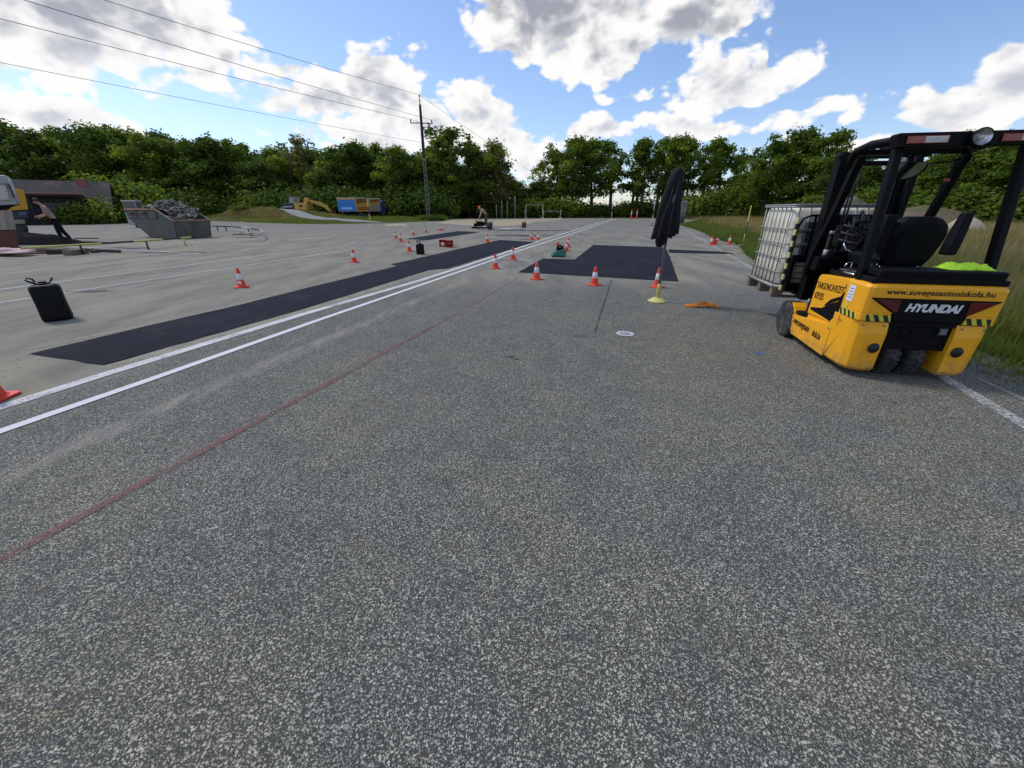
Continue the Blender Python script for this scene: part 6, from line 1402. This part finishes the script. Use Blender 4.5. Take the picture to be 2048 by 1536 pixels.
mb = MB(); mb.prism(TP([(3, 460), (16, 460), (8, 421), (-4, 421)]), -.03, 0, 'y'); mb.build('hopper_stay', mat('pink_beige', (.36, .29, .25), .7), tt, .01)
mb = MB(); mb.prism(TP([(-60, 495), (38, 497), (32, 461), (-60, 463)]), .02, 1.6, 'y'); mb.build('lower_wall', M['rust_brown'], tt, .02)
mb = MB(); mb.box((-1.0, .3, .05), (.8, .5, .1)); mb.build('foot', M['dark_wood'], tt, .01)
# second machine behind it: yellow sloped wall, black tyre
b2x, b2y = G(52, 473); tt2 = empty('yellow_loader', (b2x, b2y, 0), RZ, 'yellow machine body and black tyre showing between the truck and the bent man', 'machine')
def T2(pts, y=0.): return plane_pts(b2x-math.sin(RZ)*y, b2y+math.cos(RZ)*y, RZ, pts)
mb = MB(); mb.prism(T2([(5, 422), (57, 419), (48, 381), (30, 376), (5, 376)]), 0, 1.2, 'y'); mb.build('body', mat('tarp_yellow', (.55, .28, .02), .7), tt2, .03)
mb = MB(); mb.prism(T2([(10, 440), (56, 436), (57, 421), (10, 422)]), .1, 1.1, 'y'); mb.build('lower_body', mat('navy_brown', (.03, .035, .06), .6), tt2, .02)
mb = MB(); mb.prism(T2([(38, 432), (53, 430), (53, 423), (38, 424)]), .06, .1, 'y'); mb.build('lamp_panel', mat('dull_blue', (.06, .10, .18), .5), tt2, .01)
mb = MB(); mb.prism(T2([(20, 448), (51, 448), (50, 439), (20, 440)]), .0, .8, 'y'); mb.build('bumper', M['beige_paint'], tt2, .03)
mb = MB(); mb.lathe([(.28, -.22), (.50, -.2), (.50, .2), (.28, .22)], 26, (-.25, .35, .50), 'y'); mb.lathe([(.28, -.22), (.50, -.2), (.50, .2), (.28, .22)], 26, (-1.4, .35, .50), 'y'); mb.build('wheel', M['rubber'], tt2)

# ------------------------------------------------------------------ shed behind
s0 = D(52, 430, 46); s1 = D(235, 430, 50); rz = math.atan2(s1.y-s0.y, s1.x-s0.x); sh = empty('shed', (s0.x, s0.y, 0), rz, 'long low shed with an old dark roof and an open front, left behind the skip', 'building')
L = math.hypot(s1.x-s0.x, s1.y-s0.y); L0 = -9; er = D(210, 390, 49).z
rz_top = D(60, 363, 52).z; ez = D(110, 384, 46).z-.0
mb = MB(); mb.box(((L0+L-1)/2, 3.4, .6), (L-1-L0, 6.4, 1.2)); mb.build('wall', M['wall_dark'], sh)
mb = MB(); mb.loft([[(L0-.3, -.2, 1.0), (L0-.3, 3.4, rz_top), (L0-.3, 7., 1.0), (L0-.3, 3.4, rz_top-.2)], [(L-.2, -.2, 1.0), (L-.2, 3.4, rz_top), (L-.2, 7., 1.0), (L-.2, 3.4, rz_top-.2)]]); mb.build('roof', M['roof'], sh)
for i in range(3): pass
p_a = D(100, 384, 45.5); xa = 0.5
mb = MB(); mb.prism([(-1.6, ez-.05), (0.38, ez-.40), (0.38, ez-.52), (-1.6, ez-.17)], L0, 5.2, 'x'); mb.build('awning', M['awning'], sh)
mb = MB(); mb.box(((L0+5)/2, 1.0, 1.35), (5-L0, 3.2, 2.6)); mb.build('opening_shade_block', mat('painted_interior_shade', (.012, .013, .018), .9), sh)  # solid near-black box, its colour stands for shade inside the open front
mb = MB(); mb.box((3.1, -.64, 1.1), (2.6, .05, 2.1)); mb.build('door', mat('shed_door', (.085, .09, .10), .8), sh)
for x_ in (1., 5.1): mb = MB(); mb.tube([(x_, -1.4, 0), (x_, -1.4, ez-.15)], .06, 8); mb.build('post', M['dark_pole'], sh)
mb = MB(); mb.box((5.0, 1.6, rz_top-.25), (.9, .7, .8)); mb.build('chimney', mat('old_brick', (.26, .10, .08), .9, var=.3), sh, .02)

# ------------------------------------------------------------------ excavator
ex = D(602, 426, 66); zg = float(terrain(ex.x, ex.y)); ez_ = D(602, 425, 66).z
t = empty('excavator', (ex.x, ex.y, zg), 0, 'small yellow excavator with its boom lowered to the right on the left bank', 'excavator')
def XL(px, py, d=66): q = D(px, py, d); return Vector((q.x-ex.x, 0, q.z-zg))
def XP(lst): return [(XL(*p).x, XL(*p).z) for p in lst]
mb = MB()
for y_ in (-.9, .9): mb.prism([(-2.6, .05), (1.2, .05), (1.5, .3), (1.2, .62), (-2.6, .62), (-2.9, .3)], y_-.22, y_+.22, 'y')
mb.build('crawler_track', M['rubber'], t, .05)
mb = MB(); mb.prism(XP([(598, 419.5), (621, 419.5), (618, 405.5), (594, 406.5)]), -1.15, 1.15, 'y'); ho = mb.build('house', M['mach_yellow'], t, .06)
mb = MB(); mb.prism(XP([(606, 414), (612, 414), (612, 410), (607, 410)]), -1.17, -1.14, 'y'); mb.build('emblem', M['tape_black'], ho)
mb = MB(); mb.prism(XP([(573, 416), (596, 416), (594, 406.5), (573, 407)]), -1.1, 1.1, 'y'); mb.build('engine_cover', mat('dark_navy', (.02, .03, .06), .5), t, .06)
mb = MB(); mb.prism(XP([(573.5, 415), (592, 415), (592, 412.2), (573.5, 412.2)]), -1.13, -1.10, 'y'); mb.build('white_stripe', M['white_paint'], t)
mb = MB(); mb.prism(XP([(585, 406.5), (599, 406.5), (600, 394), (584, 394)]), -1.0, .1, 'y'); cb = mb.build('cab', M['grey_paint'], t, .05)
mb = MB(); mb.prism(XP([(594.5, 405), (599, 405), (599.5, 396), (594.5, 396)]), -1.02, -1.0, 'y'); mb.build('cab_window', M['glass'], cb)
mb = MB(); mb.box((XL(592, 394).x, -.45, XL(592, 393.6).z), (1.6, 1.3, .1)); mb.build('cab_roof', M['pole_grey'], cb)
mb = MB(); mb.prism(XP([(609, 407), (616, 407), (618, 399), (615, 395), (610, 396)]), -.35, .35, 'y'); mb.build('boom_foot', M['mach_yellow'], t, .05)
mb = MB(); mb.prism(XP([(612, 396.5), (623, 397), (650, 408), (653.5, 414), (649, 415.5), (622, 404), (614, 402)]), -.22, .22, 'y'); mb.build('boom', M['mach_yellow'], t, .04)
mb = MB(); a, b = XL(620, 398.5), XL(640, 404.5); mb.tube([a+Vector((0, -.3, .12)), b+Vector((0, -.3, .2))], .10, 8); mb.tube([b+Vector((0, -.3, .2)), XL(651, 409)+Vector((0, -.3, .1))], .05, 8); mb.build('hydraulic_ram', M['black'], t)
mb = MB(); mb.prism(XP([(649, 409), (654, 411), (664, 424), (661, 426), (648, 413.5)]), -.16, .16, 'y'); mb.build('dipper_arm', M['mach_yellow'], t, .03)
mb = MB(); mb.prism(XP([(660, 422), (668, 422), (672, 428), (664, 431), (658, 427)]), -.4, .4, 'y'); mb.build('bucket', M['rust_brown'], t, .04)

# ------------------------------------------------------------------ box truck
bt0 = D(714, 434, 60); zg = float(terrain(bt0.x, bt0.y)); rzb = math.radians(76)
t = empty('box_truck', (bt0.x, bt0.y, zg), rzb, 'blue box truck with an ochre lettered side, parked by the wood', 'truck')
h0, h1 = .80, D(714, 397, 60).z-zg; Ls, Wd = 6.4, 2.75; x0 = 0.; yb = 0.
mb = MB(); mb.box((x0+Ls/2, yb+Wd/2, (h0+h1)/2), (Ls, Wd, h1-h0)); bo = mb.build('cargo_box', M['ochre'], t, .03)
mb = MB(); mb.box((x0-.03, yb+Wd/2, (h0+h1)/2-.05), (.06, Wd-.08, h1-h0-.22)); mb.build('rear_door', M['blue_paint'], t, .01)
mb = MB(); mb.box((x0-.07, yb+Wd/2, h0+.42), (.02, Wd*.62, .26)); mb.build('rear_sign', M['pale_blue'], t)
mb = MB(); mb.box((x0+Ls/2, yb+Wd/2, h1+.06), (Ls+.1, Wd+.1, .12)); mb.build('roof_edge', mat('cream_roof', (.62, .52, .30), .6), t, .02)
mb = MB(); mb.box((x0+.02, yb-.012, (h0+h1)/2), (.12, .03, h1-h0-.1)); mb.box((x0+Ls*.54, yb-.012, (h0+h1)/2), (.07, .03, h1-h0)); mb.build('side_frame', M['white_paint'], t)
mb = MB(); mb.box((x0+Ls*.78, yb-.012, h0+.52), (Ls*.40, .02, 1.0)); mb.build('side_picture', mat('picture_grey', (.30, .27, .19), .6), t)
mb = MB(); rl_ = random.Random(8)       # rows of dark, unreadable lettering
for (u0, u1, v, hh, tl) in ((.06, .48, .87, .26, .08), (.06, .48, .70, .26, .08), (.08, .44, .30, .17, 0), (.08, .42, .18, .15, 0), (.58, .96, .86, .22, .08), (.60, .90, .74, .16, .08)):
    x = x0+Ls*u0
    while x < x0+Ls*u1:
        w_ = rl_.uniform(.07, .22); z = h0+(h1-h0)*v-(x-x0-Ls*u0)*-tl; mb.box((x+w_/2, yb-.018, z), (w_, .012, hh*rl_.uniform(.7, 1.)), (0, -tl, 0)); x += w_+rl_.uniform(.05, .12)
mb.build('side_lettering', M['brown_letter'], t)
mb = MB(); mb.prism([(x0+Ls+.06, .55), (x0+Ls+1.65, .55), (x0+Ls+1.70, 1.25), (x0+Ls+1.35, 2.0), (x0+Ls+.85, 2.55), (x0+Ls+.06, 2.65)], yb+.1, yb+Wd-.1, 'y'); cbb = mb.build('cab', M['dark_blue'], t, .08)
mb = MB(); mb.prism([(x0+Ls+.35, 1.35), (x0+Ls+1.2, 1.35), (x0+Ls+1.0, 2.1), (x0+Ls+.35, 2.1)], yb+.085, yb+.1, 'y'); mb.build('side_window', M['glass'], cbb)
mb = MB(); mb.prism([(x0+Ls+.1, 2.2), (x0+Ls+.9, 2.2), (x0+Ls+.8, 2.35), (x0+Ls+.1, 2.35)], yb+.085, yb+.1, 'y'); mb.build('white_stripe', M['pale_blue'], cbb)
for x_ in (x0+1.1, x0+Ls+.9):
    for y_ in (yb+.12, yb+Wd-.12): mb = MB(); mb.lathe([(.2, -.13), (.40, -.12), (.40, .12), (.2, .13)], 22, (x_, y_, .40), 'y'); w_ = mb.build('wheel', M['rubber'], t); mb = MB(); mb.lathe([(.19, -.10), (.19, .10)], 14, (x_, y_, .40), 'y'); mb.build('rim', M['steel'], w_)
mb = MB(); mb.box((x0+Ls/2, yb+Wd/2, h0-.12), (Ls, .9, .2)); mb.box((x0+.1, yb+Wd/2, h0-.3), (.12, Wd*.9, .12)); mb.build('chassis', M['black'], t)

# prototypes that found no place
for lst in T_.values():
    for o in lst:
        if o.name not in T_used:
            for ch in list(o.children): bpy.data.objects.remove(ch)
            bpy.data.objects.remove(o)
